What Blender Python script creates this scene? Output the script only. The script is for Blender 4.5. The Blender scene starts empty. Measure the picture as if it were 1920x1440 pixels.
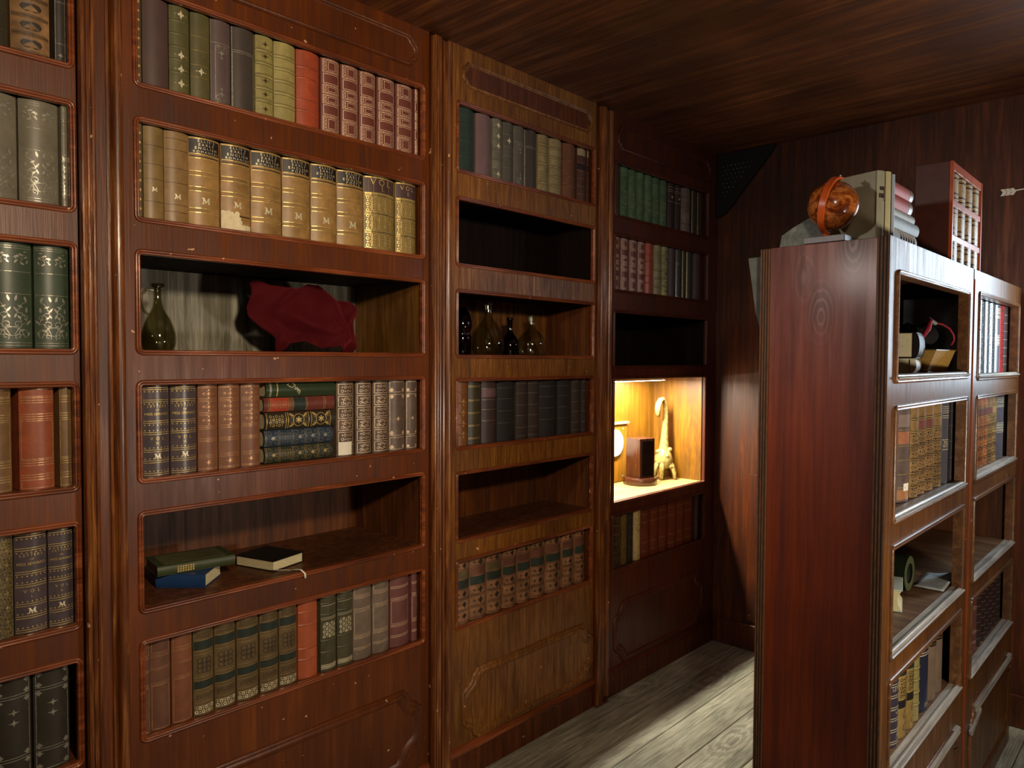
import bpy, math, random
from mathutils import Vector, Matrix
random.seed(7)
C = bpy.context.scene.collection
SC = bpy.context.scene

# ------------------------------------------------------------------ camera, world, lights, exposure
def srgb(h):
    if isinstance(h, str):
        h = [int(h[i:i + 2], 16) / 255 for i in (0, 2, 4)]
    return tuple(c / 12.92 if c <= 0.04045 else ((c + 0.055) / 1.055) ** 2.4 for c in h)

F_PX, YAW, PITCH, ROLL = 1383.9, 0.75282, 0.03357, -0.00485
fw = Vector((-math.sin(YAW) * math.cos(PITCH), math.cos(YAW) * math.cos(PITCH), -math.sin(PITCH)))
r0 = Vector((math.cos(YAW), math.sin(YAW), 0)); d0 = fw.cross(r0)
rt = math.cos(ROLL) * r0 + math.sin(ROLL) * d0
dn = -math.sin(ROLL) * r0 + math.cos(ROLL) * d0
cam = bpy.data.cameras.new('camera'); cam.sensor_width = 36; cam.lens = F_PX / 1920 * 36
cam.clip_start = 0.02
co = bpy.data.objects.new('camera', cam); C.objects.link(co)
m = Matrix((rt, -dn, -fw)).transposed().to_4x4(); m.translation = Vector((0, 0, 1.5)); co.matrix_world = m
SC.camera = co

w = bpy.data.worlds.new('world'); SC.world = w; w.use_nodes = True
w.node_tree.nodes['Background'].inputs[0].default_value = (*srgb('ffd9b0'), 1)
w.node_tree.nodes['Background'].inputs[1].default_value = 0.012

def light(name, kind, loc, target, energy, color, size=0.3, size_y=None, spot=None, blend=0.5):
    l = bpy.data.lights.new(name, kind); l.energy = energy; l.color = srgb(color)
    if kind == 'AREA':
        l.size = size
        if size_y: l.shape = 'RECTANGLE'; l.size_y = size_y
    else:
        l.shadow_soft_size = size
    if kind == 'SPOT': l.spot_size = math.radians(spot); l.spot_blend = blend
    o = bpy.data.objects.new(name, l); C.objects.link(o); o.location = loc
    o.rotation_euler = (Vector(target) - Vector(loc)).to_track_quat('-Z', 'Y').to_euler()
    return o

light('key_lamp', 'SPOT', (.15, .40, 2.05), (-1.9, 1.08, 1.50), 100, 'ffe6c4', 0.07, spot=96, blend=0.85)
light('left_lamp', 'SPOT', (-1.32, -.40, 1.95), (-.95, 1.85, 1.66), 30, 'fff0e4', 0.05, spot=74, blend=0.7)
light('low_side_lamp', 'POINT', (.35, 1.72, 1.15), (0, 0, 0), 30, 'fff0dc', 0.09)
light('back_corner_lamp', 'AREA', (-.20, 3.38, 1.74), (-.62, 2.30, 1.62), 7.5, 'dcf0ff', 0.14, 0.62)
light('added_wall_fill', 'SPOT', (.30, 2.45, 2.15), (-.40, 3.6, 1.62), 16, 'ffe4c8', 0.08, spot=70, blend=0.9)  # added fill that brightens the back wall, not a lamp of the room

SC.view_settings.view_transform = 'Standard'; SC.view_settings.look = 'None'
SC.view_settings.gamma = 1; SC.view_settings.use_curve_mapping = False
SC.view_settings.exposure = 0.3

# ------------------------------------------------------------------ geometry builder
class G:
    def __init__(s): s.v = []; s.f = []
    def add(s, vs, fs):
        b = len(s.v); s.v += [tuple(p) for p in vs]; s.f += [tuple(i + b for i in f) for f in fs]; return s
    def box(s, x0, x1, y0, y1, z0, z1, c=0.0, M=None):
        lo = (x0, y0, z0); hi = (x1, y1, z1)
        vs = []; fs = []
        if c <= 0:
            for i in range(8): vs.append([hi[k] if i >> k & 1 else lo[k] for k in range(3)])
            fs = [(0, 2, 3, 1), (4, 5, 7, 6), (0, 1, 5, 4), (2, 6, 7, 3), (0, 4, 6, 2), (1, 3, 7, 5)]
        else:
            idx = {}
            for i in range(8):
                for ax in range(3):
                    p = []
                    for k in range(3):
                        e = i >> k & 1
                        q = hi[k] if e else lo[k]
                        if k != ax: q += -c if e else c
                        p.append(q)
                    idx[(i, ax)] = len(vs); vs.append(p)
            for ax in range(3):
                a, b = (ax + 1) % 3, (ax + 2) % 3
                for e in (0, 1):
                    q = [e << ax, e << ax | 1 << a, e << ax | 1 << a | 1 << b, e << ax | 1 << b]
                    f = [idx[(i, ax)] for i in q]; fs.append(f if e else f[::-1])
            for ax in range(3):
                a, b = (ax + 1) % 3, (ax + 2) % 3
                for ea in (0, 1):
                    for eb in (0, 1):
                        i0 = ea << a | eb << b; i1 = i0 | 1 << ax
                        f = [idx[(i0, a)], idx[(i1, a)], idx[(i1, b)], idx[(i0, b)]]
                        fs.append(f if ea == eb else f[::-1])
            for i in range(8):
                f = [idx[(i, 0)], idx[(i, 1)], idx[(i, 2)]]
                fs.append(f if bin(i).count('1') % 2 else f[::-1])
        if M is not None: vs = [M @ Vector(p) for p in vs]
        return s.add(vs, fs)
    def prism(s, poly, axis, a0, a1, M=None):
        n = len(poly)
        def P(p, a):
            return {0: (a, p[0], p[1]), 1: (p[0], a, p[1]), 2: (p[0], p[1], a)}[axis]
        vs = [P(p, a0) for p in poly] + [P(p, a1) for p in poly]
        fs = [tuple(range(n - 1, -1, -1)), tuple(range(n, 2 * n))] + [(i, (i + 1) % n, n + (i + 1) % n, n + i) for i in range(n)]
        if M is not None: vs = [M @ Vector(p) for p in vs]
        return s.add(vs, fs)
    def tube(s, path, r, seg=8, cap=True):
        path = [Vector(p) for p in path]; n = len(path); rs = r if hasattr(r, '__len__') else [r] * n
        vs = []; up = Vector((0, 0, 1)); prev = None
        for i, p in enumerate(path):
            t = (path[min(i + 1, n - 1)] - path[max(i - 1, 0)]).normalized()
            if prev is None:
                a = t.cross(up)
                if a.length < 1e-3: a = t.cross(Vector((1, 0, 0)))
            else:
                a = prev - t * prev.dot(t)
            a.normalize(); prev = a; b = t.cross(a)
            for k in range(seg):
                th = 2 * math.pi * k / seg
                vs.append(p + (a * math.cos(th) + b * math.sin(th)) * rs[i])
        fs = [(i * seg + k, i * seg + (k + 1) % seg, (i + 1) * seg + (k + 1) % seg, (i + 1) * seg + k) for i in range(n - 1) for k in range(seg)]
        if cap: fs += [tuple(range(seg - 1, -1, -1)), tuple((n - 1) * seg + k for k in range(seg))]
        return s.add(vs, fs)
    def lathe(s, prof, seg=24, at=(0, 0, 0)):
        vs = []; n = len(prof)
        for r, z in prof:
            for k in range(seg):
                th = 2 * math.pi * k / seg
                vs.append((at[0] + r * math.cos(th), at[1] + r * math.sin(th), at[2] + z))
        fs = [(i * seg + k, i * seg + (k + 1) % seg, (i + 1) * seg + (k + 1) % seg, (i + 1) * seg + k) for i in range(n - 1) for k in range(seg)]
        return s.add(vs, fs)
    def ring(s, path, prof):
        """closed path of (y,z,ny,nz) in the YZ plane; profile of (n,x): offset outward along the normal and out of the plane."""
        n = len(path); m_ = len(prof); vs = []
        for y, z, ny, nz in path:
            for a, x in prof: vs.append((x, y + ny * a, z + nz * a))
        fs = []
        for i in range(n):
            j = (i + 1) % n
            for k in range(m_ - 1):
                fs.append((i * m_ + k, j * m_ + k, j * m_ + k + 1, i * m_ + k + 1))
        return s.add(vs, fs)
    def obj(s, name, mat, parent=None, smooth=35, loc=None):
        me = bpy.data.meshes.new(name); me.from_pydata(s.v, [], s.f); me.materials.append(mat)
        if smooth:
            me.shade_smooth(); me.set_sharp_from_angle(angle=math.radians(smooth))
        return link(name, me, parent, loc)

def link(name, me, parent=None, loc=None):
    o = bpy.data.objects.new(name, me); C.objects.link(o)
    if parent: o.parent = parent
    if loc: o.location = loc
    return o

def tag(o, label=None, cat=None, group=None, kind=None):
    for k, v in (('label', label), ('category', cat), ('group', group), ('kind', kind)):
        if v: o[k] = v
    return o

def thing(name, label, cat, loc=(0, 0, 0), rotz=0, group=None):
    o = bpy.data.objects.new(name, None); C.objects.link(o); o.location = loc; o.rotation_euler = (0, 0, rotz)
    o.empty_display_size = 0.05
    return tag(o, label, cat, group)

# ------------------------------------------------------------------ materials
MATS = {}
def nodes(name):
    mt = bpy.data.materials.new(name); mt.use_nodes = True; nt = mt.node_tree
    return mt, nt, nt.nodes['Principled BSDF']
def nd(nt, t, **kw):
    n = nt.nodes.new(t)
    for k, v in kw.items(): setattr(n, k, v)
    return n
def coords(nt, scale, jitter=True):
    tc = nd(nt, 'ShaderNodeTexCoord'); mp = nd(nt, 'ShaderNodeMapping'); mp.inputs['Scale'].default_value = scale
    if jitter:
        oi = nd(nt, 'ShaderNodeObjectInfo'); mul = nd(nt, 'ShaderNodeVectorMath', operation='SCALE')
        cb = nd(nt, 'ShaderNodeCombineXYZ')
        for i in range(3): nt.links.new(oi.outputs['Random'], cb.inputs[i])
        nt.links.new(cb.outputs[0], mul.inputs[0]); mul.inputs['Scale'].default_value = 7.0
        ad = nd(nt, 'ShaderNodeVectorMath', operation='ADD')
        nt.links.new(tc.outputs['Object'], ad.inputs[0]); nt.links.new(mul.outputs[0], ad.inputs[1])
        nt.links.new(ad.outputs[0], mp.inputs[0])
    else:
        nt.links.new(tc.outputs['Object'], mp.inputs[0])
    return mp.outputs[0], tc
def noise(nt, vec, scale, detail=4, rough=0.6, dist=0.0):
    n = nd(nt, 'ShaderNodeTexNoise'); n.inputs['Scale'].default_value = scale; n.inputs['Detail'].default_value = detail
    n.inputs['Roughness'].default_value = rough; n.inputs['Distortion'].default_value = dist
    nt.links.new(vec, n.inputs['Vector']); return n.outputs['Fac']
def ramp(nt, fac, stops):
    r = nd(nt, 'ShaderNodeValToRGB'); e = r.color_ramp.elements
    while len(e) < len(stops): e.new(0.5)
    for el, (p, c) in zip(e, stops): el.position = p; el.color = (*c, 1) if len(c) == 3 else c
    nt.links.new(fac, r.inputs[0]); return r.outputs[0]
def mix(nt, fac, a, b, mode='MIX'):
    mx = nd(nt, 'ShaderNodeMix', data_type='RGBA', blend_type=mode)
    if isinstance(fac, (int, float)): mx.inputs[0].default_value = fac
    else: nt.links.new(fac, mx.inputs[0])
    for i, q in ((6, a), (7, b)):
        if isinstance(q, tuple): mx.inputs[i].default_value = (*q, 1)
        else: nt.links.new(q, mx.inputs[i])
    return mx.outputs[2]
def bump(nt, bsdf, h, strength, dist=0.002):
    b = nd(nt, 'ShaderNodeBump'); b.inputs['Strength'].default_value = strength; b.inputs['Distance'].default_value = dist
    nt.links.new(h, b.inputs['Height']); nt.links.new(b.outputs[0], bsdf.inputs['Normal'])

def wood(name, dark, mid, light_, axis='z', rough=0.4, grain=1.0, bumpy=0.25, chips=0.0, knots=0.0, coat=0.0, spec=0.5, calm=1.0, knot_z=None, knot_cols=None, knot_scale=1.0):
    """stained board: long streaks along one axis, cloudy stain, fine pores, a few bare chips."""
    if name in MATS: return MATS[name]
    mt, nt, b = nodes(name)
    k = {'x': (1.2, 18, 18), 'y': (18, 1.2, 18), 'z': (18, 18, 1.2)}[axis]
    vec, tc = coords(nt, tuple(q * grain for q in k))
    streak = noise(nt, vec, 2.2, 6, 0.65, 0.6)
    v2, _ = coords(nt, tuple(q * grain * (5 if q > 2 else 2.2) for q in k))
    pores = noise(nt, v2, 2.0, 3, 0.7)
    v3, _ = coords(nt, (2.2, 2.2, 1.6))
    cloud = noise(nt, v3, 1.6, 3, 0.5)
    col = ramp(nt, streak, [(0.28, srgb(dark)), (0.5, srgb(mid)), (0.72, srgb(light_))])
    cl = ramp(nt, cloud, [(0.3, (0.5, 0.48, 0.46)), (0.7, (1.18, 1.18, 1.16))])
    col = mix(nt, 0.75, col, cl, 'MULTIPLY')
    po = ramp(nt, pores, [(0.36, (0.5, 0.48, 0.46)), (0.56, (1, 1, 1))])
    col = mix(nt, 0.55 * calm, col, po, 'MULTIPLY')
    h = pores
    if knots:
        kk = tuple(q * knot_scale for q in {'x': (1.4, 3.5, 3.5), 'y': (3.5, 1.4, 3.5), 'z': (3.5, 3.5, 1.4)}[axis])
        vk, _ = coords(nt, kk)
        vn = nd(nt, 'ShaderNodeTexVoronoi'); vn.inputs['Scale'].default_value = 0.9; nt.links.new(vk, vn.inputs['Vector'])
        wv = nd(nt, 'ShaderNodeMath', operation='SINE'); ml = nd(nt, 'ShaderNodeMath', operation='MULTIPLY_ADD')
        nt.links.new(vn.outputs['Distance'], ml.inputs[0]); ml.inputs[1].default_value = 85.0
        dn_ = nd(nt, 'ShaderNodeMath', operation='MULTIPLY'); nt.links.new(streak, dn_.inputs[0]); dn_.inputs[1].default_value = 16.0
        nt.links.new(dn_.outputs[0], ml.inputs[2]); nt.links.new(ml.outputs[0], wv.inputs[0])
        near = ramp(nt, vn.outputs['Distance'], [(0.05, (1, 1, 1)), (0.34, (0, 0, 0))])
        kd, kl = knot_cols or (dark, light_); sn = ramp(nt, wv.outputs[0], [(0.1, srgb(kd)), (0.9, srgb(kl))])
        fac = nd(nt, 'ShaderNodeMath', operation='MULTIPLY'); nt.links.new(near, fac.inputs[0]); fac.inputs[1].default_value = knots
        if knot_z:
            tz = nd(nt, 'ShaderNodeTexCoord'); sp = nd(nt, 'ShaderNodeSeparateXYZ'); nt.links.new(tz.outputs['Object'], sp.inputs[0])
            mr = nd(nt, 'ShaderNodeMapRange'); mr.inputs['From Min'].default_value, mr.inputs['From Max'].default_value = knot_z; nt.links.new(sp.outputs['Z'], mr.inputs['Value'])
            f2 = nd(nt, 'ShaderNodeMath', operation='MULTIPLY'); nt.links.new(fac.outputs[0], f2.inputs[0]); nt.links.new(mr.outputs[0], f2.inputs[1]); fac = f2
        col = mix(nt, fac.outputs[0], col, sn)
    if chips:
        vc, _ = coords(nt, (1, 1, 1))
        ch = noise(nt, vc, 46, 2, 0.5)
        cf = ramp(nt, ch, [(0.755 - chips, (0, 0, 0)), (0.765 - chips, (1, 1, 1))])
        col = mix(nt, cf, col, srgb('c79a72'))
    nt.links.new(col, b.inputs['Base Color'])
    rr = ramp(nt, streak, [(0.3, (rough + .12,) * 3), (0.7, (max(.08, rough - .08),) * 3)])
    nt.links.new(rr, b.inputs['Roughness'])
    b.inputs['Specular IOR Level'].default_value = spec
    if coat: b.inputs['Coat Weight'].default_value = coat; b.inputs['Coat Roughness'].default_value = 0.18
    bump(nt, b, h, bumpy, 0.0015)
    MATS[name] = mt; return mt

def plain(name, col, rough=0.5, metal=0.0, var=0.15, scale=30, bumpy=0.1, spec=0.5, coat=0.0, stretch=(1, 1, 1)):
    if name in MATS: return MATS[name]
    mt, nt, b = nodes(name)
    vec, _ = coords(nt, stretch)
    n = noise(nt, vec, scale, 4, 0.6)
    c = srgb(col)
    cc = ramp(nt, n, [(0.25, tuple(q * (1 - var * 1.6) for q in c)), (0.75, tuple(min(1, q * (1 + var * 1.3)) for q in c))])
    nt.links.new(cc, b.inputs['Base Color']); b.inputs['Roughness'].default_value = rough; b.inputs['Metallic'].default_value = metal
    b.inputs['Specular IOR Level'].default_value = spec
    if coat: b.inputs['Coat Weight'].default_value = coat; b.inputs['Coat Roughness'].default_value = 0.12
    if bumpy: bump(nt, b, n, bumpy, 0.001)
    MATS[name] = mt; return mt

def leather(col, wear=0.35, rough=0.42, spec=0.45, tint=None):
    key = 'leather_%s_%d' % (col, wear * 100)
    if key in MATS: return MATS[key]
    mt, nt, b = nodes(key)
    c = srgb(col)
    vec, _ = coords(nt, (1, 1, 1))
    n1 = noise(nt, vec, 24, 5, 0.65, 0.4); n2 = noise(nt, vec, 260, 2, 0.5)
    v3, _ = coords(nt, (1, 1, 0.5)); n3 = noise(nt, v3, 9, 3, 0.6)
    c1 = ramp(nt, n1, [(0.25, tuple(q * (1 - wear) for q in c)), (0.55, c), (0.8, tuple(min(1, q * (1 + wear)) for q in c))])
    c2 = ramp(nt, n3, [(0.3, (1 - wear * .9,) * 3), (0.65, (1.05, 1.05, 1.05))])
    col_ = mix(nt, 0.8, c1, c2, 'MULTIPLY')
    nt.links.new(col_, b.inputs['Base Color']); b.inputs['Roughness'].default_value = rough
    b.inputs['Specular IOR Level'].default_value = spec
    bump(nt, b, n2, 0.12, 0.0006)
    MATS[key] = mt; return mt

def emit(name, col, strength):
    mt, nt, b = nodes(name)
    b.inputs['Base Color'].default_value = (*srgb(col), 1)
    b.inputs['Emission Color'].default_value = (*srgb(col), 1); b.inputs['Emission Strength'].default_value = strength
    return mt

def glass(name, tint, rough=0.02):
    """thin blown glass: tinted see-through walls with a mirror-like skin."""
    mt, nt, b = nodes(name); nt.nodes.remove(b); out = nt.nodes['Material Output']
    tr = nd(nt, 'ShaderNodeBsdfTransparent'); tr.inputs[0].default_value = (*srgb(tint), 1)
    gs = nd(nt, 'ShaderNodeBsdfGlossy'); gs.inputs['Color'].default_value = (1, 1, 1, 1); gs.inputs['Roughness'].default_value = rough
    lw = nd(nt, 'ShaderNodeLayerWeight'); pw = nd(nt, 'ShaderNodeMath', operation='POWER'); nt.links.new(lw.outputs['Facing'], pw.inputs[0]); pw.inputs[1].default_value = 4.0
    ma = nd(nt, 'ShaderNodeMath', operation='MULTIPLY_ADD'); nt.links.new(pw.outputs[0], ma.inputs[0]); ma.inputs[1].default_value = .5; ma.inputs[2].default_value = .05
    mx = nd(nt, 'ShaderNodeMixShader'); nt.links.new(ma.outputs[0], mx.inputs[0]); nt.links.new(tr.outputs[0], mx.inputs[1]); nt.links.new(gs.outputs[0], mx.inputs[2])
    nt.links.new(mx.outputs[0], out.inputs['Surface'])
    return mt

FRAME = wood('red_brown_stain', '4a2004', '5e2b06', '70390c', 'z', 0.38, 0.8, 0.3, chips=0.003, calm=.6)
FRAME3 = wood('honey_brown_stain', '4e2c0e', '7e4c18', 'a0702c', 'z', 0.40, 2.0, 0.5, chips=0.004, knots=.25)
FRAME4 = wood('dark_red_stain', '3c1606', '501f0a', '622c12', 'z', 0.4, 0.8, 0.25, calm=.6)
BEAD = wood('red_bead_stain', '54240c', '7c3c1a', 'a8603a', 'y', 0.28, 1.0, 0.15, chips=0.004, coat=0.3)
POST = wood('worn_post_wood', '3c1a08', '6e3a16', 'a8703a', 'z', 0.30, 1.6, 0.4, chips=0.008, coat=0.35)
POSTFLAT = wood('dark_post_wood', '3a1a08', '5c2c0e', '7a4018', 'z', 0.36, 1.0, 0.3, chips=0.01)
INSIDE = wood('inside_brown', '3a1a08', '5c300f', '7c461a', 'z', 0.5, 1.0, 0.25)
INSIDE_SHADE = wood('inside_shade', '100805', '1a0d08', '22120a', 'z', 0.75, 1.0, 0.2, spec=0.15)  # near-black copy of the inside wood, shade of deep openings in its colour
WARM = wood('warm_back_board', '50300f', '764a1c', '96662c', 'z', 0.7, 1.0, 0.25, spec=0.2, knots=.3)
SILVER = wood('greyed_board', '3e3c30', '8a8674', 'e0dece', 'z', 0.28, 0.55, 1.0, knots=0.45)
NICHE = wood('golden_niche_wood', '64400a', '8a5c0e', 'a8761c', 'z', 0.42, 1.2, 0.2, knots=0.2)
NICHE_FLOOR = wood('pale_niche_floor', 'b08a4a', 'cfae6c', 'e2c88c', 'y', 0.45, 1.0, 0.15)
CEIL = wood('brown_ceiling', '3c1e0e', '5c3218', '865228', 'x', 0.42, 0.6, 0.7, knots=0.25)
BACKWALL = wood('reddish_wall_wood', '321406', '54260c', '7e421c', 'z', 0.42, 0.9, 0.35, knots=0.3)
FLOOR = wood('grey_floor_plank', '74766a', 'b0b09e', 'dad8c8', 'y', 0.42, 1.5, 1.0, knots=0.45)
ENDRED = wood('mahogany_panel', '561c08', '762a0c', '8c3c16', 'z', 0.44, 0.5, 0.2, knots=0.9, coat=0.12, knot_z=(1.52, 1.68), knot_cols=('341a18', '8c6a66'), knot_scale=2.6)
UNIT = wood('brown_unit_ply', '42240a', '663c12', '845624', 'z', 0.38, 1.6, 0.4, chips=0.003, spec=0.7)
UNITBEAD = wood('brown_unit_bead', '4c2e18', '6e4626', '8e6440', 'y', 0.3, 1.0, 0.2, spec=0.7)
LEDGE = wood('worn_lit_ledge', '8c8478', 'b4aca0', 'd8d4cc', 'y', 0.3, 1.0, 0.4, spec=0.7)  # pale from wear, and from light on the sills put into the colour
ORANGE = wood('orange_stile', '6e2c0e', '94441a', 'b4602c', 'z', 0.36, 1.0, 0.2)
SHELFTOP = wood('worn_shelf_board', '563820', '7c583c', 'a68664', 'x', 0.42, 1.0, 0.5, knots=0.3)
PLY_L = plain('ply_light', '644022', 0.6, var=0.3, scale=40)
PLY_D = plain('ply_dark', '2c1a0e', 0.7, var=0.3, scale=40)
PAPER = plain('page_edges', 'cfc39a', 0.75, var=0.18, scale=60, stretch=(1, 1, 14))
PAPERV = plain('page_edges_upright', 'c8bc94', 0.75, var=0.18, scale=60, stretch=(1, 14, 1))
PAPERY = plain('yellow_page_edges', 'c8a23c', 0.75, var=0.2, scale=60, stretch=(1, 1, 14))
WHITE = plain('white_paper', 'e6e0cc', 0.7, var=0.05)
TORN = plain('torn_plaster_paper', 'd8caa6', 0.8, var=0.12, scale=50)
GOLD = plain('gilt', 'd8bc74', 0.34, 0.55, var=0.25, scale=90, bumpy=0)
GOLDPALE = plain('pale_gilt', 'e6dcb8', 0.38, 0.35, var=0.2, scale=90, bumpy=0)
GOLDDIM = plain('dull_gilt', 'a88e5a', 0.4, 0.5, var=0.3, scale=90, bumpy=0)
COPPER = plain('copper_gilt', 'bc8e66', 0.36, 0.5, var=0.25, scale=90, bumpy=0)
PINKGILT = plain('rosy_gilt', 'e6c0a0', 0.45, 0.25, var=0.2, scale=90, bumpy=0)
SILVERG = plain('silver_tooling', '9c988a', 0.34, 0.5, var=0.25, scale=90, bumpy=0)
BLINDT = plain('blind_tooling', '2c2216', 0.5, 0.0, var=0.25, scale=90, bumpy=0)
TANTOOL = plain('tan_tooling', 'd8bc9c', 0.42, 0.3, var=0.3, scale=120, bumpy=0)

# ------------------------------------------------------------------ text as mesh
TXT = {}
def text_mesh(s):
    if s in TXT: return TXT[s]
    cu = bpy.data.curves.new('t', 'FONT'); cu.body = s; cu.size = 1; cu.resolution_u = 2
    cu.align_x = 'CENTER'; cu.align_y = 'CENTER'
    o = bpy.data.objects.new('t', cu); C.objects.link(o)
    me = bpy.data.meshes.new_from_object(o)
    vs = [(v.co.x, v.co.y) for v in me.vertices]; fs = [tuple(p.vertices) for p in me.polygons]
    bpy.data.objects.remove(o); bpy.data.meshes.remove(me); bpy.data.curves.remove(cu)
    TXT[s] = (vs, fs); return TXT[s]

# ------------------------------------------------------------------ books
def S(u, v, off, w, h):
    b = w * 0.16
    return (-b * u * u + off, u * w / 2, v * h)

class Ink:
    """draws thin raised tooling on the rounded spine of a book w wide and h tall."""
    def __init__(s, w, h, off=0.0006): s.g = G(); s.w = w; s.h = h; s.off = off
    def strip(s, u0, u1, v0, v1, off=None):
        n = max(1, math.ceil(abs(u1 - u0) * 3)); vs = []; o = s.off if off is None else off
        for i in range(n + 1):
            u = u0 + (u1 - u0) * i / n
            vs += [S(u, v0, o, s.w, s.h), S(u, v1, o, s.w, s.h)]
        s.g.add(vs, [(2 * i, 2 * i + 2, 2 * i + 3, 2 * i + 1) for i in range(n)])
    def rule(s, v, t=0.0013, u0=-.96, u1=.96): s.strip(u0, u1, v - t / 2 / s.h, v + t / 2 / s.h)
    def frame(s, u0, u1, v0, v1, t=0.0012):
        tu, tv = t / (s.w / 2), t / s.h
        s.strip(u0, u1, v0, v0 + tv); s.strip(u0, u1, v1 - tv, v1)
        s.strip(u0, u0 + tu, v0 + tv, v1 - tv); s.strip(u1 - tu, u1, v0 + tv, v1 - tv)
    def xy(s, pts, off=None):
        o = s.off if off is None else off
        return [S(max(-1, min(1, x / (s.w / 2))), z / s.h, o, s.w, s.h) for x, z in pts]
    def poly(s, pts): s.g.add(s.xy(pts), [tuple(range(len(pts)))])
    def line(s, pts, t=0.001):
        L = []
        for i, (x, z) in enumerate(pts):
            x0, z0 = pts[max(i - 1, 0)]; x1, z1 = pts[min(i + 1, len(pts) - 1)]
            d = math.hypot(x1 - x0, z1 - z0) or 1; nx, nz = -(z1 - z0) / d * t / 2, (x1 - x0) / d * t / 2
            L += [(x + nx, z + nz), (x - nx, z - nz)]
        s.g.add(s.xy(L), [(2 * i, 2 * i + 1, 2 * i + 3, 2 * i + 2) for i in range(len(pts) - 1)])
    def star(s, u, v, r, k=2, a=.35, n=16, sx=1.0):
        x0, z0 = u * s.w / 2, v * s.h
        s.poly([(x0 + sx * r * (a + (1 - a) * abs(math.cos(k * 2 * math.pi * i / n))) * math.cos(2 * math.pi * i / n),
                 z0 + r * (a + (1 - a) * abs(math.cos(k * 2 * math.pi * i / n))) * math.sin(2 * math.pi * i / n)) for i in range(n)])
    def ring(s, u, v, r, t=0.001, sx=1.0, n=12):
        x0, z0 = u * s.w / 2, v * s.h
        s.line([(x0 + sx * r * math.cos(2 * math.pi * i / n), z0 + r * math.sin(2 * math.pi * i / n)) for i in range(n + 1)], t)
    def flower(s, u, v, r):
        x0, z0 = u * s.w / 2, v * s.h
        s.star(u, v, r * .62, 2, .45)
        s.poly([(x0 - r * 1.3, z0), (x0, z0 - r * .16), (x0 + r * 1.3, z0), (x0, z0 + r * .16)])
        s.poly([(x0, z0 - r), (x0 + r * .16, z0), (x0, z0 + r), (x0 - r * .16, z0)])
    def lozenge(s, u, v, r):
        x0, z0 = u * s.w / 2, v * s.h
        for q in (1.0, .5): s.line([(x0 - r * 1.25 * q, z0), (x0, z0 - r * .7 * q), (x0 + r * 1.25 * q, z0), (x0, z0 + r * .7 * q), (x0 - r * 1.25 * q, z0)], .0008)
        s.star(u, v, r * .3, 2, .4)
        for a in (-1, 1): s.star(u + a * r * .95 / (s.w / 2), v, r * .22, 2, .5, 8); s.star(u, v + a * r * .75 / s.h, r * .22, 2, .5, 8)
    def scroll(s, u, v, r, flip=1, t=.0011):
        x0, z0 = u * s.w / 2, v * s.h
        s.line([(x0 + flip * r * (1 - i / 13) * math.cos(i * .62 - .9), z0 + r * (1 - i / 13) * math.sin(i * .62 - .9)) for i in range(12)], t)
    def leaf(s, x, z, L, ang, wd=.3):
        ca, sa = math.cos(ang), math.sin(ang)
        s.poly([(x + ca * a - sa * b, z + sa * a + ca * b) for a, b in ((0, 0), (L * .35, -L * wd * .6), (L * .75, -L * wd * .4), (L, 0), (L * .7, L * wd * .5), (L * .3, L * wd * .5))])
    def vine(s, v0, v1):
        """embossed panel of interlaced tendrils and small leaves."""
        w, h = s.w * .43, s.h; z0, z1 = v0 * h, v1 * h; H = z1 - z0
        for q in (-1, 1):
            for a, b, c, d in ((.1, .1, .9, .35), (.9, .35, .25, .62), (.05, .3, .75, .05), (.25, .62, .8, .85)):
                pts = []
                for i in range(9):
                    t = i / 8; x = a + (c - a) * t; z = b + (d - b) * t; bow = math.sin(math.pi * t) * .16
                    pts.append((q * w * (x + bow * (d - b)), z0 + H * (z + bow * abs(c - a))))
                s.line(pts, .0012)
            s.scroll(q * .5, v0 + (v1 - v0) * .16, H * .13, q); s.scroll(q * .62, v0 + (v1 - v0) * .5, H * .11, -q); s.scroll(q * .25, v0 + (v1 - v0) * .36, H * .1, q); s.scroll(q * .3, v0 + (v1 - v0) * .08, H * .07, -q)
            for i, (x, z, a, L) in enumerate(((.85, .36, .9, .13), (.8, .62, 1.5, .14), (.82, .86, 1.9, .15), (.3, .64, 2.2, .14), (.15, .88, 1.3, .15), (.45, .2, .4, .1), (.9, .1, 1.2, .1), (.5, .48, 2.4, .11), (.1, .5, 1.1, .12), (.6, .74, 2.7, .12))):
                s.leaf(q * w * x, z0 + H * z, H * L, a if q > 0 else math.pi - a, .32)
        s.ring(0, v0 + (v1 - v0) * .2, H * .1, .001, sx=1.5)
    def filigree(s, u0, u1, v0, v1, cell=.006, t=.0009):
        """all-over pattern of little rings and pips inside a panel."""
        W = (u1 - u0) * s.w / 2; H = (v1 - v0) * s.h
        nx = max(2, round(W / cell)); nz = max(1, round(H / cell)); rr = min(W / nx, H / nz) * .42
        for i in range(nx):
            for j in range(nz):
                u = u0 + (u1 - u0) * (i + .5) / nx; v = v0 + (v1 - v0) * (j + .5) / nz
                if (i + j) % 2: s.star(u, v, rr, 2, .3, 8)
                else: s.ring(u, v, rr, t, n=6)
    def txt(s, string, u, v, size, sx=1.0, rot=0):
        vs, fs = text_mesh(string); x0, z0 = u * s.w / 2, v * s.h
        if rot: P = [(x0 - y * size, z0 + x * size * sx) for x, y in vs]
        else: P = [(x0 + x * size * sx, z0 + y * size) for x, y in vs]
        s.g.add(s.xy(P), fs)
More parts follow.
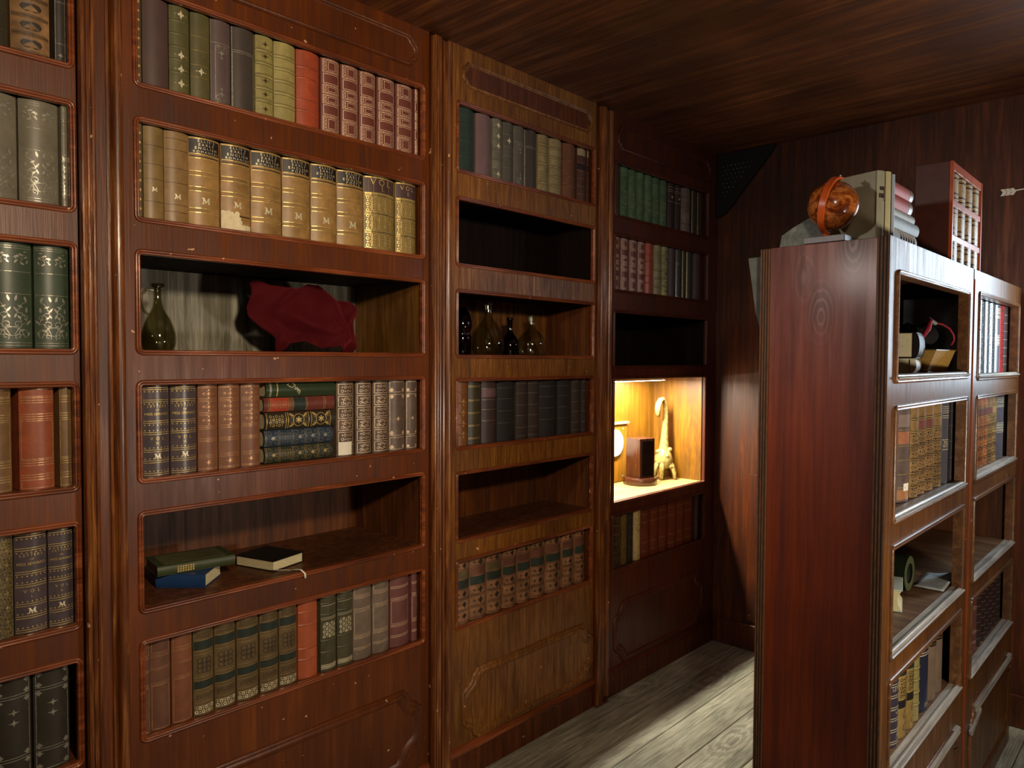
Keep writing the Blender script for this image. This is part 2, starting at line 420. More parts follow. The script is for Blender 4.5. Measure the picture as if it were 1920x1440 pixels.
    def M(s, v, sz, u=0):
        x0, z0 = u * s.w / 2, v * s.h; t = sz * .2
        X = lambda a, b: (x0 + a * sz, z0 + b * sz)
        s.line([X(-.42, -.4), X(-.34, .4)], t * .7); s.line([X(-.36, .4), X(0, -.3)], t * 1.2); s.line([X(0, -.3), X(.36, .4)], t * .7); s.line([X(.34, .4), X(.42, -.4)], t * 1.2)
        for a, b in ((-.44, -.4), (.42, -.4), (-.42, .42), (.42, .42)): s.line([X(a - .17, b), X(a + .17, b)], t * .55)

def spine_profile(w, d):
    n = 8; b = w * 0.16
    P = [(-b * (u * u), u * w / 2) for u in [-1 + 2 * i / n for i in range(n + 1)]]
    out = [(-d, -w / 2 - .0006)] + [(-b - .006, -w / 2 - .0006), (-b - .003, -w / 2 + .0008)] + P + [(-b - .003, w / 2 - .0008), (-b - .006, w / 2 + .0006), (-d, w / 2 + .0006)]
    inn = [(-d, w / 2 - .0022), (-b - .006, w / 2 - .0022)] + [(-b * (u * u) - .003, u * (w / 2 - .003)) for u in (1, .6, .2, -.2, -.6, -1)] + [(-b - .006, -w / 2 + .0022), (-d, -w / 2 + .0022)]
    return out + inn

def book(label, look, w, h, d, loc, group=None, rot=None, cat='book', name='book', upright=True):
    """a bound volume standing on its tail at loc, spine towards +X."""
    lk = dict(LOOKS[look]) if isinstance(look, str) else dict(look)
    t = thing(name, label, cat, loc, 0, group)
    if rot is not None: t.matrix_world = Matrix.Translation(loc) @ rot
    mat = lk['mat'] if 'mat' in lk else leather(lk['col'], lk.get('wear', .3), lk.get('rough', .42), lk.get('spec', .45))
    g = G(); g.prism(spine_profile(w, d), 2, 0, h); g.obj('cover', mat, t, 40)
    pb = G().box(-d + .003, -w * .16 - .004, -w / 2 + .0024, w / 2 - .0024, .003, h - .004); pb.obj('page_block', lk.get('paper', PAPERV), t, 0)
    if lk.get('bands'):
        g = G(); bt = lk.get('bt', .0032)
        for v in lk['bands']:
            z = v * h; vs = []; n = 6
            for u in [-1 + 2 * i / n for i in range(n + 1)]:
                for dz, o in ((-bt, 0), (-bt * .55, bt * .45), (bt * .55, bt * .45), (bt, 0)):
                    vs.append(S(u, (z + dz) / h, o + .0001, w, h))
            fs = [(4 * i + k, 4 * i + 4 + k, 4 * i + 5 + k, 4 * i + 1 + k) for i in range(n) for k in range(3)]
            g.add(vs, fs)
        g.obj('spine_bands', lk.get('bandmat', mat), t, 60)['kind'] = 'stuff'
    for u0, u1, v0, v1, mt in lk.get('labels', []):
        ik = Ink(w, h, .0004); ik.strip(u0, u1, v0, v1); o = ik.g.obj('spine_label', mt, t, 60)
    if 'draw' in lk:
        inks = {}
        def ink(mt, off=.0007):
            if mt.name not in inks: inks[mt.name] = (Ink(w, h, off), mt)
            return inks[mt.name][0]
        lk['draw'](ink)
        for ik, mt in inks.values():
            if ik.g.v: ik.g.obj('gilt_tooling' if mt is not BLINDT else 'blind_tooling', mt, t, 0)['kind'] = 'stuff'
    return t

LOOKS = {}
def look(name, **kw): LOOKS[name] = kw

def rules(ik, vs, n=2, gap=.0028, t=.0011, u0=-.95, u1=.95):
    for v in vs:
        for k in range(n): ik.rule(v + (k - (n - 1) / 2) * gap / ik.h, t, u0, u1)

DARKLAB = leather('241d1c', .2); GREENLAB = leather('26302a', .2); REDLAB = leather('7c2a22', .25); TEALLAB = leather('2c3a34', .2); ORANGELAB = leather('9c6444', .3)
PURPLAB = leather('4a3436', .2)
even = lambda n, a=.0, b=1.0: [a + (b - a) * (i + 1) / (n + 1) for i in range(n)]

look('dark_olive', col='3a3526', bands=even(4))
look('tan_diamond', col='8e6c48', wear=.55, draw=lambda k: ([k(BLINDT).star(0, v, k(BLINDT).w * .2, 1, .5, 12, 1.4) for v in (.12, .3, .48, .66, .84)], rules(k(BLINDT), (.04, .2, .22, .38, .4, .56, .58, .74, .76, .94), 2)))
look('dark_white_edge', col='3c3632', draw=lambda k: (k(SILVERG).frame(-.95, .95, .02, .98, .0018), rules(k(SILVERG), (.2, .62), 1), k(SILVERG).flower(0, .08, k(SILVERG).w * .28)))
def d_vine(k, mt):
    i = k(mt); rules(i, (.03, .055, .95, .97, .52, .73), 1, t=.0008); i.vine(.08, .5)
    for q in (-1, 1):
        for x, z, a, L in ((.04, .865, .3, .16), (.16, .9, -.3, .14), (.3, .86, .5, .12), (.36, .81, 1.2, .11), (.2, .82, -.5, .13), (.06, .81, .9, .12), (.28, .92, .1, .1)):
            i.leaf(q * i.w * x, z * i.h, i.w * L, a if q > 0 else math.pi - a, .4)
        i.scroll(q * .3, .85, i.w * .1, q, .001); i.scroll(q * .66, .87, i.w * .08, -q, .001)
look('grey_vine', col='6c6656', wear=.22, draw=lambda k: d_vine(k, SILVERG))
look('green_vine', col='384634', wear=.25, draw=lambda k: d_vine(k, SILVERG))
def d_triple(k, mt):
    i = k(mt); rules(i, (.88, .72, .265, .125), 3, .0055, .0016); i.frame(-.92, .92, .3, .68, .0014); i.frame(-.92, .92, .015, .1, .0014); i.frame(-.92, .92, .915, .99, .0014)
look('brown_triple', col='6e5030', draw=lambda k: d_triple(k, GOLDDIM))
look('redbrown_triple', col='8a4426', draw=lambda k: d_triple(k, COPPER))
look('speckled', col='6a5c38', wear=.75, draw=lambda k: (k(BLINDT).filigree(-.95, .95, .02, .98, .011), k(GOLDDIM).filigree(-.8, .9, .05, .95, .016)))
def d_letters(k, vol):
    i = k(GOLD)
    for v in (.965, .83, .60, .475, .285, .165, .03):
        rules(i, (v,), 2, .005, .0013); n = 7
        for q in range(n): i.star(-.85 + 1.7 * q / (n - 1), v - .0075 / i.h * (1 if v > .5 else -1), .0022, 2, .5, 8)
    i.txt('L E T T E R S', 0, .77, i.w * .13); i.txt('OF', 0, .728, i.w * .11); i.txt('MISS SEWARD', 0, .685, i.w * .14)
    i.txt('V  O  L', 0, .415, i.w * .17); i.txt(vol, 0, .365, i.w * .14); k(GOLDPALE).M(.225, i.w * .21)
for vol in ('I.', 'II.', 'VI.'): look('letters_' + vol, col='4a4044', wear=.22, rough=.3, spec=.6, draw=lambda k, vol=vol: d_letters(k, vol))
def d_corners(k):
    i = k(SILVERG); i.frame(-.9, .9, .015, .2, .0014); i.frame(-.9, .9, .22, .8, .0014); i.frame(-.9, .9, .82, .985, .0014)
    for q in (-1, 1):
        for v in (.045, .17, .25, .77, .85, .955): i.star(q * .74, v, i.w * .1, 2, .25, 12)
    for v in (.56, .66): i.flower(0, v, i.w * .13)
look('black_corners', col='34302a', wear=.25, rough=.33, draw=d_corners)
look('dotted_sliver', col='5c4c30', draw=lambda k: [k(GOLD).star(0, v, .0035, 2, .4) for v in even(9)])
look('aubergine', col='4e3a38', wear=.12, rough=.5)
look('olive_flowers', col='5c5836', wear=.25, bands=even(5, .1, .98), draw=lambda k: [k(GOLDPALE).flower(.1, v, k(GOLDPALE).w * .27) for v in (.13, .29, .45, .91)])
look('olive_one', col='5a5534', wear=.25, draw=lambda k: (rules(k(GOLDDIM), (.26, .4, .57, .73), 1, t=.001), k(GOLDPALE).flower(0, .33, k(GOLDPALE).w * .25)))
def d_ornpanel(k, mt=SILVERG):
    i = k(mt); i.rule(.73, .0016, -.98, .98); i.frame(-.6, .6, .06, .7, .0011); i.rule(.03, .001)
    for v, q in ((.62, -1), (.13, 1)):
        i.flower(0, v, i.w * .2); i.flower(0, v + q * .06, i.w * .13)
        for a in (-1, 1): i.scroll(a * .32, v - q * .04, i.w * .13, a); i.scroll(a * .3, v - q * .075, i.w * .1, -a)
    i.strip(-.99, -.94, 0, 1)
look('purple_panel', col='5a4a4a', wear=.15, draw=d_ornpanel)
look('dark_outline', col='443c36', wear=.12, draw=lambda k: (k(SILVERG).frame(-.93, .93, .02, .7, .0016), k(SILVERG).rule(.72, .0016), k(SILVERG).strip(-.99, -.92, 0, 1)))
look('yellowgreen', col='9a9056', wear=.45, bands=even(5, .05, .97), draw=lambda k: (rules(k(BLINDT), even(5, .05, .97), 2, .009, .001), [k(BLINDT).flower(0, v, k(BLINDT).w * .18) for v in (.1, .28, .45, .75, .9)]))
look('yellowplain', col='a0945a', wear=.3, bands=even(5, .05, .97), draw=lambda k: rules(k(BLINDT), even(5, .05, .97), 2, .009, .001))
look('red_plain', col='a0482c', wear=.28, rough=.36, bands=[.22, .36, .64, .78])
def d_blocks(k):
    i = k(PINKGILT)
    for v0, v1, kind in ((.81, .985, 1), (.665, .795, 0), (.53, .65, 2), (.395, .515, 2), (.25, .38, 0), (.03, .235, 1)):
        if kind == 0: i.frame(-.82, .82, v0, v1, .0016)
        else:
            i.frame(-.85, .85, v0, v1, .0012); q = .38 if kind == 1 else .42; c = (v0 + v1) / 2; hv = (v1 - v0) * (.32 if kind == 1 else .26)
            i.frame(-q, q, c - hv, c + hv, .0014); i.frame(-q - .17, q + .17, c - hv - .018, c + hv + .018, .001)
            for a in (-1, 1):
                i.filigree(a * .72 - .13, a * .72 + .13, v0 + .01, v1 - .01, .0048)
            for b in (v0 + .012, v1 - .012): i.filigree(-.5, .5, b - .008, b + .008, .005)
look('blocks', col='6e3a30', wear=.18, draw=d_blocks)
def d_tanM(k, m=.33):
    i = k(GOLDPALE); i.M(m, i.w * .23); rules(k(BLINDT), (.2, .44, .6, .8), 1, t=.001)
look('tan_M', col='80683e', wear=.3, draw=d_tanM)
look('tan_M2', col='8c6e44', wear=.3, draw=lambda k: (d_tanM(k, .29), rules(k(BLINDT), (.92, .12), 1)))
def d_ellis(k, last, m=.25):
    i = k(GOLDPALE)
    for q, (s_, sz) in enumerate((("E L L I S ' S", .11), ('E A R L Y', .115), ('E N G L I S H', .115), (' '.join(last), .115 if last == 'POETS' else .1))): i.txt(s_, .06, .958 - q * .04, i.w * sz, 1.12)
    j = k(GOLD); rules(j, (.985,), 1, t=.002); rules(j, (.79, .595, .42, .18), 2, .011, .0016); i.M(m + .04, i.w * .22); rules(k(BLINDT), (.785, .59, .415, .175), 1, t=.003)
for last in ('ROMANCES', 'POETS'):
    look('ellis_' + last, col='a07c48', wear=.38, bands=[.595, .42, .18], labels=[(-.97, .97, .81, .98, DARKLAB)], draw=lambda k, last=last: d_ellis(k, last))
look('ellis_torn', col='9a7646', wear=.4, bands=[.595, .42], labels=[(-.97, .97, .81, .98, DARKLAB)], draw=lambda k: (d_ellis(k, 'ROMANCES', .26), [k(TORN, .0012).strip(-1 + q * .1, -.9 + q * .1, .002, .1 + (.125 if q < 5 else .12 - .01 * (q - 5) if q < 8 else .125 if q < 11 else max(-.02, .1 - .04 * (q - 10))) + .006 * math.sin(q * 2.3)) for q in range(20)]))
def d_vol(k, num):
    i = k(GOLD); i.txt('V O L.', 0, .925, i.w * .25); i.txt(num, .05, .845, i.w * .22)
    rules(i, (.99, .77), 1, t=.004)
    for v0, v1 in ((.52, .73), (.27, .48), (.035, .23)):
        rules(i, (v0 - .012, v1 + .012), 2, .004, .0016)
        i.filigree(-.9, .9, v0, v1, .0105, .0016)
        for u in (-.6, -.2, .2, .6): i.strip(u - .035, u + .035, v0 + .02, v1 - .02)
for num in ('I.', 'II.'):
    look('vol_' + num, col='8a7440', wear=.3, labels=[(-.97, .97, .79, .99, PURPLAB), (-.97, .97, .49, .51, DARKLAB), (-.97, .97, .24, .26, DARKLAB), (-.97, .97, .74, .76, DARKLAB)], draw=lambda k, num=num: d_vol(k, num))
def d_lozenges(k):
    i = k(COPPER); rules(i, (.965, .03), 2); rules(i, (.82, .66, .505, .36, .17), 3, .004, .0011, -.9, .9)
    for v in (.89, .74, .585): i.lozenge(0, v, i.w * .25)
    i.scroll(.1, .1, i.w * .16); i.flower(-.1, .1, i.w * .15)
look('redbrown_lozenge', col='7a5038', wear=.2, draw=d_lozenges)
def d_orn6(k, mt=TANTOOL, n=6, gap=.012):
    i = k(mt)
    for q in range(n):
        v0 = .02 + .965 * q / n; v1 = v0 + .965 / n - gap * 1.6
        i.frame(-.85, .85, v0, v1, .0018); i.filigree(-.62, .62, v0 + .016, v1 - .016, .0105, .0016)
        if q % 2 == 0: i.ring(0, (v0 + v1) / 2, i.w * .18, .0014)
look('tan_ornate', col='5a483a', wear=.5, draw=d_orn6)
look('tan_ornate_sticker', col='5a483a', wear=.5, draw=lambda k: (d_orn6(k), k(WHITE, .0016).strip(-.85, .6, .015, .19)))
def d_silvercorner(k, mt=TANTOOL):
    i = k(mt); i.frame(-.9, .9, .02, .19, .0013); i.frame(-.9, .9, .215, .8, .0013); i.frame(-.9, .9, .83, .98, .0013)
    for q in (-1, 1):
        for v in (.05, .25, .77, .86): i.star(q * .7, v, i.w * .13, 2, .25, 10)
    i.star(0, .45, i.w * .12, 2, .3)
look('grey_corner', col='655448', wear=.35, draw=d_silvercorner)
def d_dbl(k, mt=COPPER):
    i = k(mt); rules(i, (.82, .68, .52), 2, .004, .0012); i.frame(-.88, .88, .02, .5, .0016); i.frame(-.88, .88, .85, .985, .0014)
look('brown_panel', col='664434', wear=.25, draw=d_dbl)
look('copper_panel', col='7c4c34', wear=.25, draw=d_dbl)
def d_knot(k):
    b = k(BLINDT); g = k(GOLDDIM); rules(g, (.86, .74, .7, .44, .4, .3, .265, .15, .97), 1, t=.0011)
    for q in (-1, 0, 1):
        for p in (-1, 0, 1):
            b.ring(q * .4, .57 + p * .055, b.w * .14, .0016, n=8)
    b.filigree(-.8, .8, .88, .95, .007); b.filigree(-.8, .8, .19, .24, .007)
    y = k(GOLDPALE); y.strip(-.92, .92, .025, .03); y.strip(-.92, .92, .105, .11); y.filigree(-.92, .92, .03, .105, .0085, .0022)
look('knot', col='645236', wear=.35, labels=[(-.96, .96, .75, .85, GREENLAB), (-.96, .96, .31, .395, GREENLAB)], draw=d_knot)
look('red_plain_low', col='a85636', wear=.25, rough=.35, bands=[.24, .38, .68, .84])
def d_goldgrid(k):
    i = k(GOLDPALE); i.filigree(-.8, .8, .44, .64, .0085, .0022); rules(i, (.97, .86, .7, .68, .4, .25), 1, t=.001); rules(i, (.08, .05), 2, .004, .0018)
look('green_goldgrid', col='4c4834', wear=.3, bands=[.88, .74, .4, .25], draw=d_goldgrid)
look('grey_double', col='746456', wear=.3, draw=lambda k: (rules(k(TANTOOL), (.84, .68, .3, .15), 2, .005, .0014), k(TANTOOL).frame(-.9, .9, .33, .65, .0012), k(TANTOOL).frame(-.9, .9, .87, .985, .0012)))
look('plum_double', col='6e4440', wear=.2, draw=lambda k: (rules(k(PINKGILT), (.84, .68, .3, .15), 2, .005, .0014), k(PINKGILT).frame(-.9, .9, .33, .65, .001)))
look('dark_teal', col='2e3c34', wear=.2, bands=even(3))
look('mauve', col='70585a', wear=.15, rough=.5)
look('grey_flowers', col='6e6a5c', wear=.35, bands=even(5), draw=lambda k: [k(GOLDPALE).flower(0, v, k(GOLDPALE).w * .3) for v in (.1, .56, .72, .9)])
look('grey_one', col='5a564c', wear=.25, draw=lambda k: (rules(k(SILVERG), (.25, .45, .6, .8), 1), k(GOLDPALE).flower(0, .7, k(GOLDPALE).w * .28)))
look('grey_panel', col='5c564e', wear=.2, draw=d_ornpanel)
look('tan_bands', col='94845c', wear=.4, bands=even(5), draw=lambda k: rules(k(BLINDT), even(5), 2, .009, .001))
look('brown_plain', col='6c4630', wear=.25, rough=.38, bands=[.24, .4, .7])
look('dark_label', col='52342a', wear=.25, labels=[(-.96, .96, .86, .98, leather('a09070', .3)), (-.96, .96, .6, .72, DARKLAB)], draw=lambda k: rules(k(COPPER), even(6), 1))
look('tan_gold_small', col='7a4c28', wear=.3, bands=even(5), draw=lambda k: [k(GOLD).flower(0, v, k(GOLD).w * .3) for v in even(4, .0, .85)])
look('dark_bands', col='3a3230', wear=.2, draw=lambda k: rules(k(SILVERG), (.2, .4, .58, .78, .06, .94), 1, t=.001))
look('dark_olive_bands', col='3e3826', wear=.3, draw=lambda k: rules(k(GOLDDIM), (.1, .3, .5, .7, .92), 2, .004, .0016))
look('dark_purple_label', col='413434', wear=.2, labels=[(-.95, .95, .74, .87, leather('6a5054', .15))], draw=lambda k: rules(k(SILVERG), (.36, .54, .7, .88), 1, t=.0014))
look('black_blue', col='2a2a2c', wear=.2, draw=lambda k: rules(k(SILVERG), (.3, .5, .7, .88), 1, t=.0008))
def d_pips(k):
    b = k(BLINDT); rules(b, (.03, .2, .22, .385, .4, .55, .7, .86, .97), 2, .004, .0014)
    for v in (.12, .3, .47, .92): b.star(.1, v, b.w * .17, 2, .35, 12); b.star(-.6, v, b.w * .08, 2, .4, 8)
look('tan_pips', col='9c7050', wear=.6, labels=[(-.97, .97, .56, .69, TEALLAB), (-.97, .97, .72, .84, leather('6c4436', .4))], draw=d_pips)
look('tan_pips_green', col='9c7050', wear=.6, labels=[(-.97, .97, .56, .69, GREENLAB), (-.97, .97, .72, .84, leather('5c5034', .4))], draw=d_pips)
look('green_gold', col='587050', wear=.45, rough=.3, bands=[.1, .2, .86], draw=lambda k: [k(GOLDDIM).flower(0, v, k(GOLDDIM).w * .2) for v in (.27, .4, .52)])
look('dark_brown_rules', col='3c2a22', wear=.2, draw=lambda k: (rules(k(TANTOOL), (.92, .86, .82, .6), 1), k(TANTOOL).flower(0, .7, k(TANTOOL).w * .18)))
look('grey_worn', col='7c685c', wear=.45, draw=lambda k: (rules(k(BLINDT), (.8, .2), 2), k(TANTOOL).scroll(0, .4, k(TANTOOL).w * .2)))
look('dark_pips', col='3e3424', wear=.3, draw=lambda k: [k(GOLD).star(0, v, .003, 2, .4, 8) for v in (.08, .22, .36, .5)] + [k(GOLDDIM).strip(-.95, -.8, 0, 1)])
look('swirl_dark', col='3c3020', wear=.4, draw=lambda k: [(k(GOLDDIM).scroll(.2, v, k(GOLDDIM).w * .26), k(GOLDDIM).frame(-.9, .9, v - .08, v + .08, .0012)) for v in (.1, .37, .55, .72, .88)])
look('swirl_tan', col='5c4a28', wear=.4, draw=lambda k: d_orn6(k, GOLDDIM, 5))
def d_cream(k):
    i = k(BLINDT)
    for v, q in ((.86, 1), (.74, 1), (.12, -1)):
        for a in (0, .03): i.line([(-i.w * .4, (v - .05 * q) * i.h), (0, (v + .05 * q + a) * i.h), (i.w * .4, (v - .05 * q) * i.h)], .0022)
    i.ring(0, .64, i.w * .25, .002); i.scroll(0, .56, i.w * .2); i.scroll(0, .24, i.w * .2)
look('cream_ornate', col='cbb47c', wear=.2, draw=d_cream)
look('red_set', col='6a2e1c', wear=.2, draw=lambda k: (rules(k(GOLDDIM), (.86, .7, .3, .12), 2, .005, .0012), k(GOLDDIM).strip(.85, .95, 0, 1)))
# freestanding bookcase
look('grey_rules', col='5e5750', wear=.25, rough=.3, draw=lambda k: (rules(k(SILVERG), (.9, .85, .36, .33, .3), 2, .006, .002), k(SILVERG).filigree(-.6, .6, .4, .7, .012, .0008)))
look('patch_orange', col='6a5a52', wear=.4, labels=[(-.95, .95, .62, .75, ORANGELAB), (-.95, .95, .8, .93, leather('84726a', .2)), (-.95, .95, .03, .14, leather('a07048', .4))], draw=lambda k: (rules(k(GOLDDIM), (.6, .77, .45, .3, .16), 1, t=.002), k(WHITE).strip(-.5, .2, .12, .2)))
def d_antique(k):
    b = k(BLINDT); rules(b, (.12, .27, .42, .57, .72, .86), 2, .006, .0016); b.filigree(-.85, .85, .02, .7, .012, .0011); rules(k(GOLD), (.72, .85), 2, .005, .0015)
look('antique_tan', col='9c7c4c', wear=.5, draw=d_antique)
look('antique_tan_red', col='9c784a', wear=.5, labels=[(-.97, .97, .74, .85, leather('74443a', .25))], draw=d_antique)
look('antique_orange', col='bc7440', wear=.5, labels=[(-.97, .97, .74, .85, leather('74443a', .25))], draw=d_antique)
look('slate_title', col='55545c', wear=.15, rough=.3, draw=lambda k: (rules(k(GOLDPALE), (.93, .88, .82), 2, .006, .002), k(GOLDPALE).txt('PROSE', 0, .5, k(GOLDPALE).w * .26), k(GOLDPALE).txt('WORKS', 0, .46, k(GOLDPALE).w * .24), rules(k(GOLDPALE), (.54, .42), 1, t=.002)))
look('slate_rules', col='55545c', wear=.15, rough=.3, draw=lambda k: (rules(k(GOLDPALE), (.93, .88, .82, .54, .42, .46, .5), 2, .006, .002)))
def d_indigo(k):
    i = k(GOLDPALE)
    for v in (.97, .86, .73, .6, .46, .33, .2, .06): rules(i, (v,), 2, .006, .002)
    for v in (.8, .68, .4, .14): i.txt('LETTERS' if v > .6 else 'VOL' if v > .3 else 'M', 0, v, i.w * .2)
look('indigo_gilt', col='3c3648', wear=.2, rough=.28, spec=.6, draw=d_indigo)
look('brass_ornate', col='a4884c', wear=.4, labels=[(-.97, .97, .74, .86, GREENLAB), (-.97, .97, .35, .45, DARKLAB)], draw=lambda k: (k(BLINDT).filigree(-.8, .8, .48, .72, .011, .0014), [k(BLINDT).scroll(0, v, k(BLINDT).w * .3) for v in (.1, .25, .92)], rules(k(GOLD), (.86, .74, .46, .35), 1, t=.002)))
look('navy_title', col='272b40', wear=.12, rough=.35, draw=lambda k: ([k(GOLDPALE).rule(v, .0028, -.8, .8) for v in (.84, .81, .76, .73)], [k(GOLDPALE).rule(v, .0015, -.3, .6) for v in (.08, .06, .1)]))
look('taupe_label', col='84705c', wear=.25, labels=[(-.9, .9, .72, .86, DARKLAB)], draw=lambda k: rules(k(GOLDDIM), (.75, .79, .83), 1, t=.002))
look('black_gold', col='2c2826', wear=.25, draw=lambda k: (rules(k(GOLDPALE), even(8), 1, t=.0018), k(GOLDPALE).filigree(-.6, .6, .5, .8, .012, .001)))
look('slate_gloss', col='4c5254', wear=.3, rough=.15, spec=.9, draw=lambda k: (k(BLINDT).filigree(-.8, .8, .05, .95, .016, .0009), rules(k(BLINDT), (.04, .5, .96), 2)))
look('red_gloss', col='a02c28', wear=.3, rough=.2, spec=.8, draw=lambda k: k(DARKLAB).filigree(-.6, .6, .05, .95, .016, .0016))
look('salmon', col='b4503c', wear=.2)
look('dark_tan_pattern', col='6c4a34', wear=.4, draw=lambda k: k(SILVERG).filigree(-.8, .8, .03, .97, .014, .0014))
look('dark_lattice', col='3c2a28', wear=.25, draw=lambda k: (rules(k(SILVERG), even(7), 1, t=.002), k(SILVERG).strip(.7, .85, 0, 1)))

ORD = ['first', 'second', 'third', 'fourth', 'fifth', 'sixth', 'seventh', 'eighth', 'ninth', 'tenth', 'eleventh', 'twelfth', 'thirteenth', 'fourteenth', 'fifteenth', 'sixteenth']
def row(place, xf, z0, zh, d, spec, mul=None, top=.0125, first=0):
    """one shelf of books side by side: spec holds (left edge, right edge, look, words, height share)."""
    wall = mul is None
    if wall: mul = .9917; z0 += .0112
    else: z0 += .0160
    for i, q in enumerate(spec):
        y0, y1, lk, words = q[:4]; hs = q[4] if len(q) > 4 else 1.0
        y0 *= mul; y1 *= mul; wd = y1 - y0 - .0012
        num = f'{ORD[i]} from left' if not first else f'{ORD[i]} after the stack'
        book(f'{words}, {num}, {place}', lk, wd, (zh - z0 - top) * hs, d, (xf + random.uniform(-.0015, .0008), (y0 + y1) / 2, z0), group='books, ' + place)

# ------------------------------------------------------------------ room shell
XW, YB, ZC = -1.89, 3.6, 2.575          # plane of the bookcase fronts, back wall, ceiling
def struct(o): o['kind'] = 'structure'; return o
fl = struct(G().box(-2.36, 1.7, -1.4, YB + .06, -.06, -.02).obj('floor', PLY_D, None, 0))
edges = [-2.34, -1.98, -1.888, -1.72, -1.551, -1.381, -1.205, -1.02, -.84, -.66, -.48, -.29, -.1, .08, .26, .44, .62, .8, .98, 1.16, 1.34, 1.52, 1.69]
for a, b in zip(edges[:-1], edges[1:]):
    G().box(a + .0015, b - .0015, -1.4, YB, -.02, random.uniform(-.0012, 0), .002).obj('plank', FLOOR, fl, 0)
struct(G().box(-2.36, 1.7, -1.4, YB + .06, ZC, ZC + .05).obj('ceiling', CEIL, None, 0))
struct(G().box(-2.4, -2.34, -1.4, YB + .06, 0, ZC).obj('wall_left', BACKWALL, None, 0))
wb = struct(G().box(-2.36, 1.7, YB, YB + .06, 0, ZC).obj('wall_back', BACKWALL, None, 0))
G().box(-1.70, -.95, YB - .007, YB, .15, .915, .002).obj('hatch_panel', BACKWALL, wb, 0)
G().box(-1.694, -1.672, YB - .014, YB - .006, .16, .19, .002).obj('hatch_hinge', POSTFLAT, wb, 0)
struct(G().box(-1.885, 1.69, YB - .012, YB - .001, 0, .135, .004).obj('baseboard_back', POSTFLAT, None, 0))
struct(G().box(1.64, 1.7, -1.4, YB, 0, ZC).obj('wall_right', BACKWALL, None, 0))
struct(G().box(-2.36, 1.7, -1.46, -1.4, 0, ZC).obj('wall_front', BACKWALL, None, 0))

# ------------------------------------------------------------------ joinery helpers
def rrect(y0, y1, z0, z1, r, n=5):
    P = []
    for cy, cz, a in ((y1 - r, z1 - r, 0), (y0 + r, z1 - r, 90), (y0 + r, z0 + r, 180), (y1 - r, z0 + r, 270)):
        for i in range(n + 1):
            th = math.radians(a + 90 * i / n); P.append((cy + r * math.cos(th), cz + r * math.sin(th), math.cos(th), math.sin(th)))
    return P
def notched(y0, y1, z0, z1, r, lip=.014, n=7):
    """rectangle whose corners are scooped out by quarter circles, with small steps."""
    P = []
    def arc(cy, cz, a0, a1):
        for i in range(n + 1):
            th = math.radians(a0 + (a1 - a0) * i / n); P.append((cy + r * math.cos(th), cz + r * math.sin(th), -math.cos(th), -math.sin(th)))
    k = .7071
    P.append((y1, z0 + r + lip, 1, 0)); P.append((y1, z1 - r - lip, k, k)); P.append((y1 - lip, z1 - r - lip * .2, k, k)); arc(y1, z1, 262, 188)
    P.append((y1 - r - lip * .2, z1 - lip, k, k)); P.append((y1 - r - lip, z1, k, k)); P.append((y0 + r + lip, z1, -k, k)); P.append((y0 + r + lip * .2, z1 - lip, -k, k)); arc(y0, z1, 352, 278)
    P.append((y0 + lip, z1 - r - lip * .2, -k, k)); P.append((y0, z1 - r - lip, -k, k)); P.append((y0, z0 + r + lip, -k, -k)); P.append((y0 + lip, z0 + r + lip * .2, -k, -k)); arc(y0, z0, 82, 8)
    P.append((y0 + r + lip * .2, z0 + lip, -k, -k)); P.append((y0 + r + lip, z0, -k, -k)); P.append((y1 - r - lip, z0, k, -k)); P.append((y1 - r - lip * .2, z0 + lip, k, -k)); arc(y1, z0, 172, 98)
    P.append((y1 - lip, z0 + r + lip * .2, k, -k)); P.append((y1, z0 + r + lip, k, -k))
    return P[1:]
def face_frame(x, thick, y0, y1, z0, z1, holes, r, mat, parent):
    cu = bpy.data.curves.new('f', 'CURVE'); cu.dimensions = '2D'; cu.fill_mode = 'BOTH'; cu.extrude = thick / 2
    for L in [[(y0, z0), (y1, z0), (y1, z1), (y0, z1)]] + [[(p[0], p[1]) for p in rrect(*h, r)] for h in holes]:
        s = cu.splines.new('POLY'); s.points.add(len(L) - 1); s.use_cyclic_u = True
        for p, (a, b) in zip(s.points, L): p.co = (a, b, 0, 1)
    o = bpy.data.objects.new('f', cu); C.objects.link(o); me = bpy.data.meshes.new_from_object(o)
    bpy.data.objects.remove(o); bpy.data.curves.remove(cu)
    me.transform(Matrix(((0, 0, 1, x - thick / 2), (1, 0, 0, 0), (0, 1, 0, 0), (0, 0, 0, 1))))
    me.materials.clear(); me.materials.append(mat); me.name = 'face_frame'
    return link('face_frame', me, parent)
BEADP = [(.002, .0), (.0015, .0035), (-.0012, .0055), (-.004, .005), (-.0056, .0028), (-.007, .0042), (-.0092, .0046), (-.0112, .003), (-.0117, -.001), (-.0117, -.011)]
BEADU = [(.005, .0), (.0045, .0035), (.002, .0055), (-.001, .005), (-.0026, .0028), (-.004, .0042), (-.0062, .0046), (-.0075, .003), (-.008, -.001), (-.008, -.026)]
def bead(x, hole, r, mat, parent, prof=BEADP):
    G().ring([(y, z, ny, nz) for y, z, ny, nz in rrect(*hole, r)], [(a, x + b) for a, b in prof]).obj('opening_bead', mat, parent, 50)
PANELP = [(.012, 0), (.0115, .004), (.008, .0065), (.0055, .0045), (.0035, .0035), (.002, .0055), (-.003, .006), (-.006, .004), (-.0075, 0)]
PANELP = [(.012, 0), (.0115, .0035), (.0085, .006), (.006, .0045), (.004, .004), (.0015, .0055), (-.002, .006), (-.005, .0045), (-.008, .0015), (-.0095, 0)]
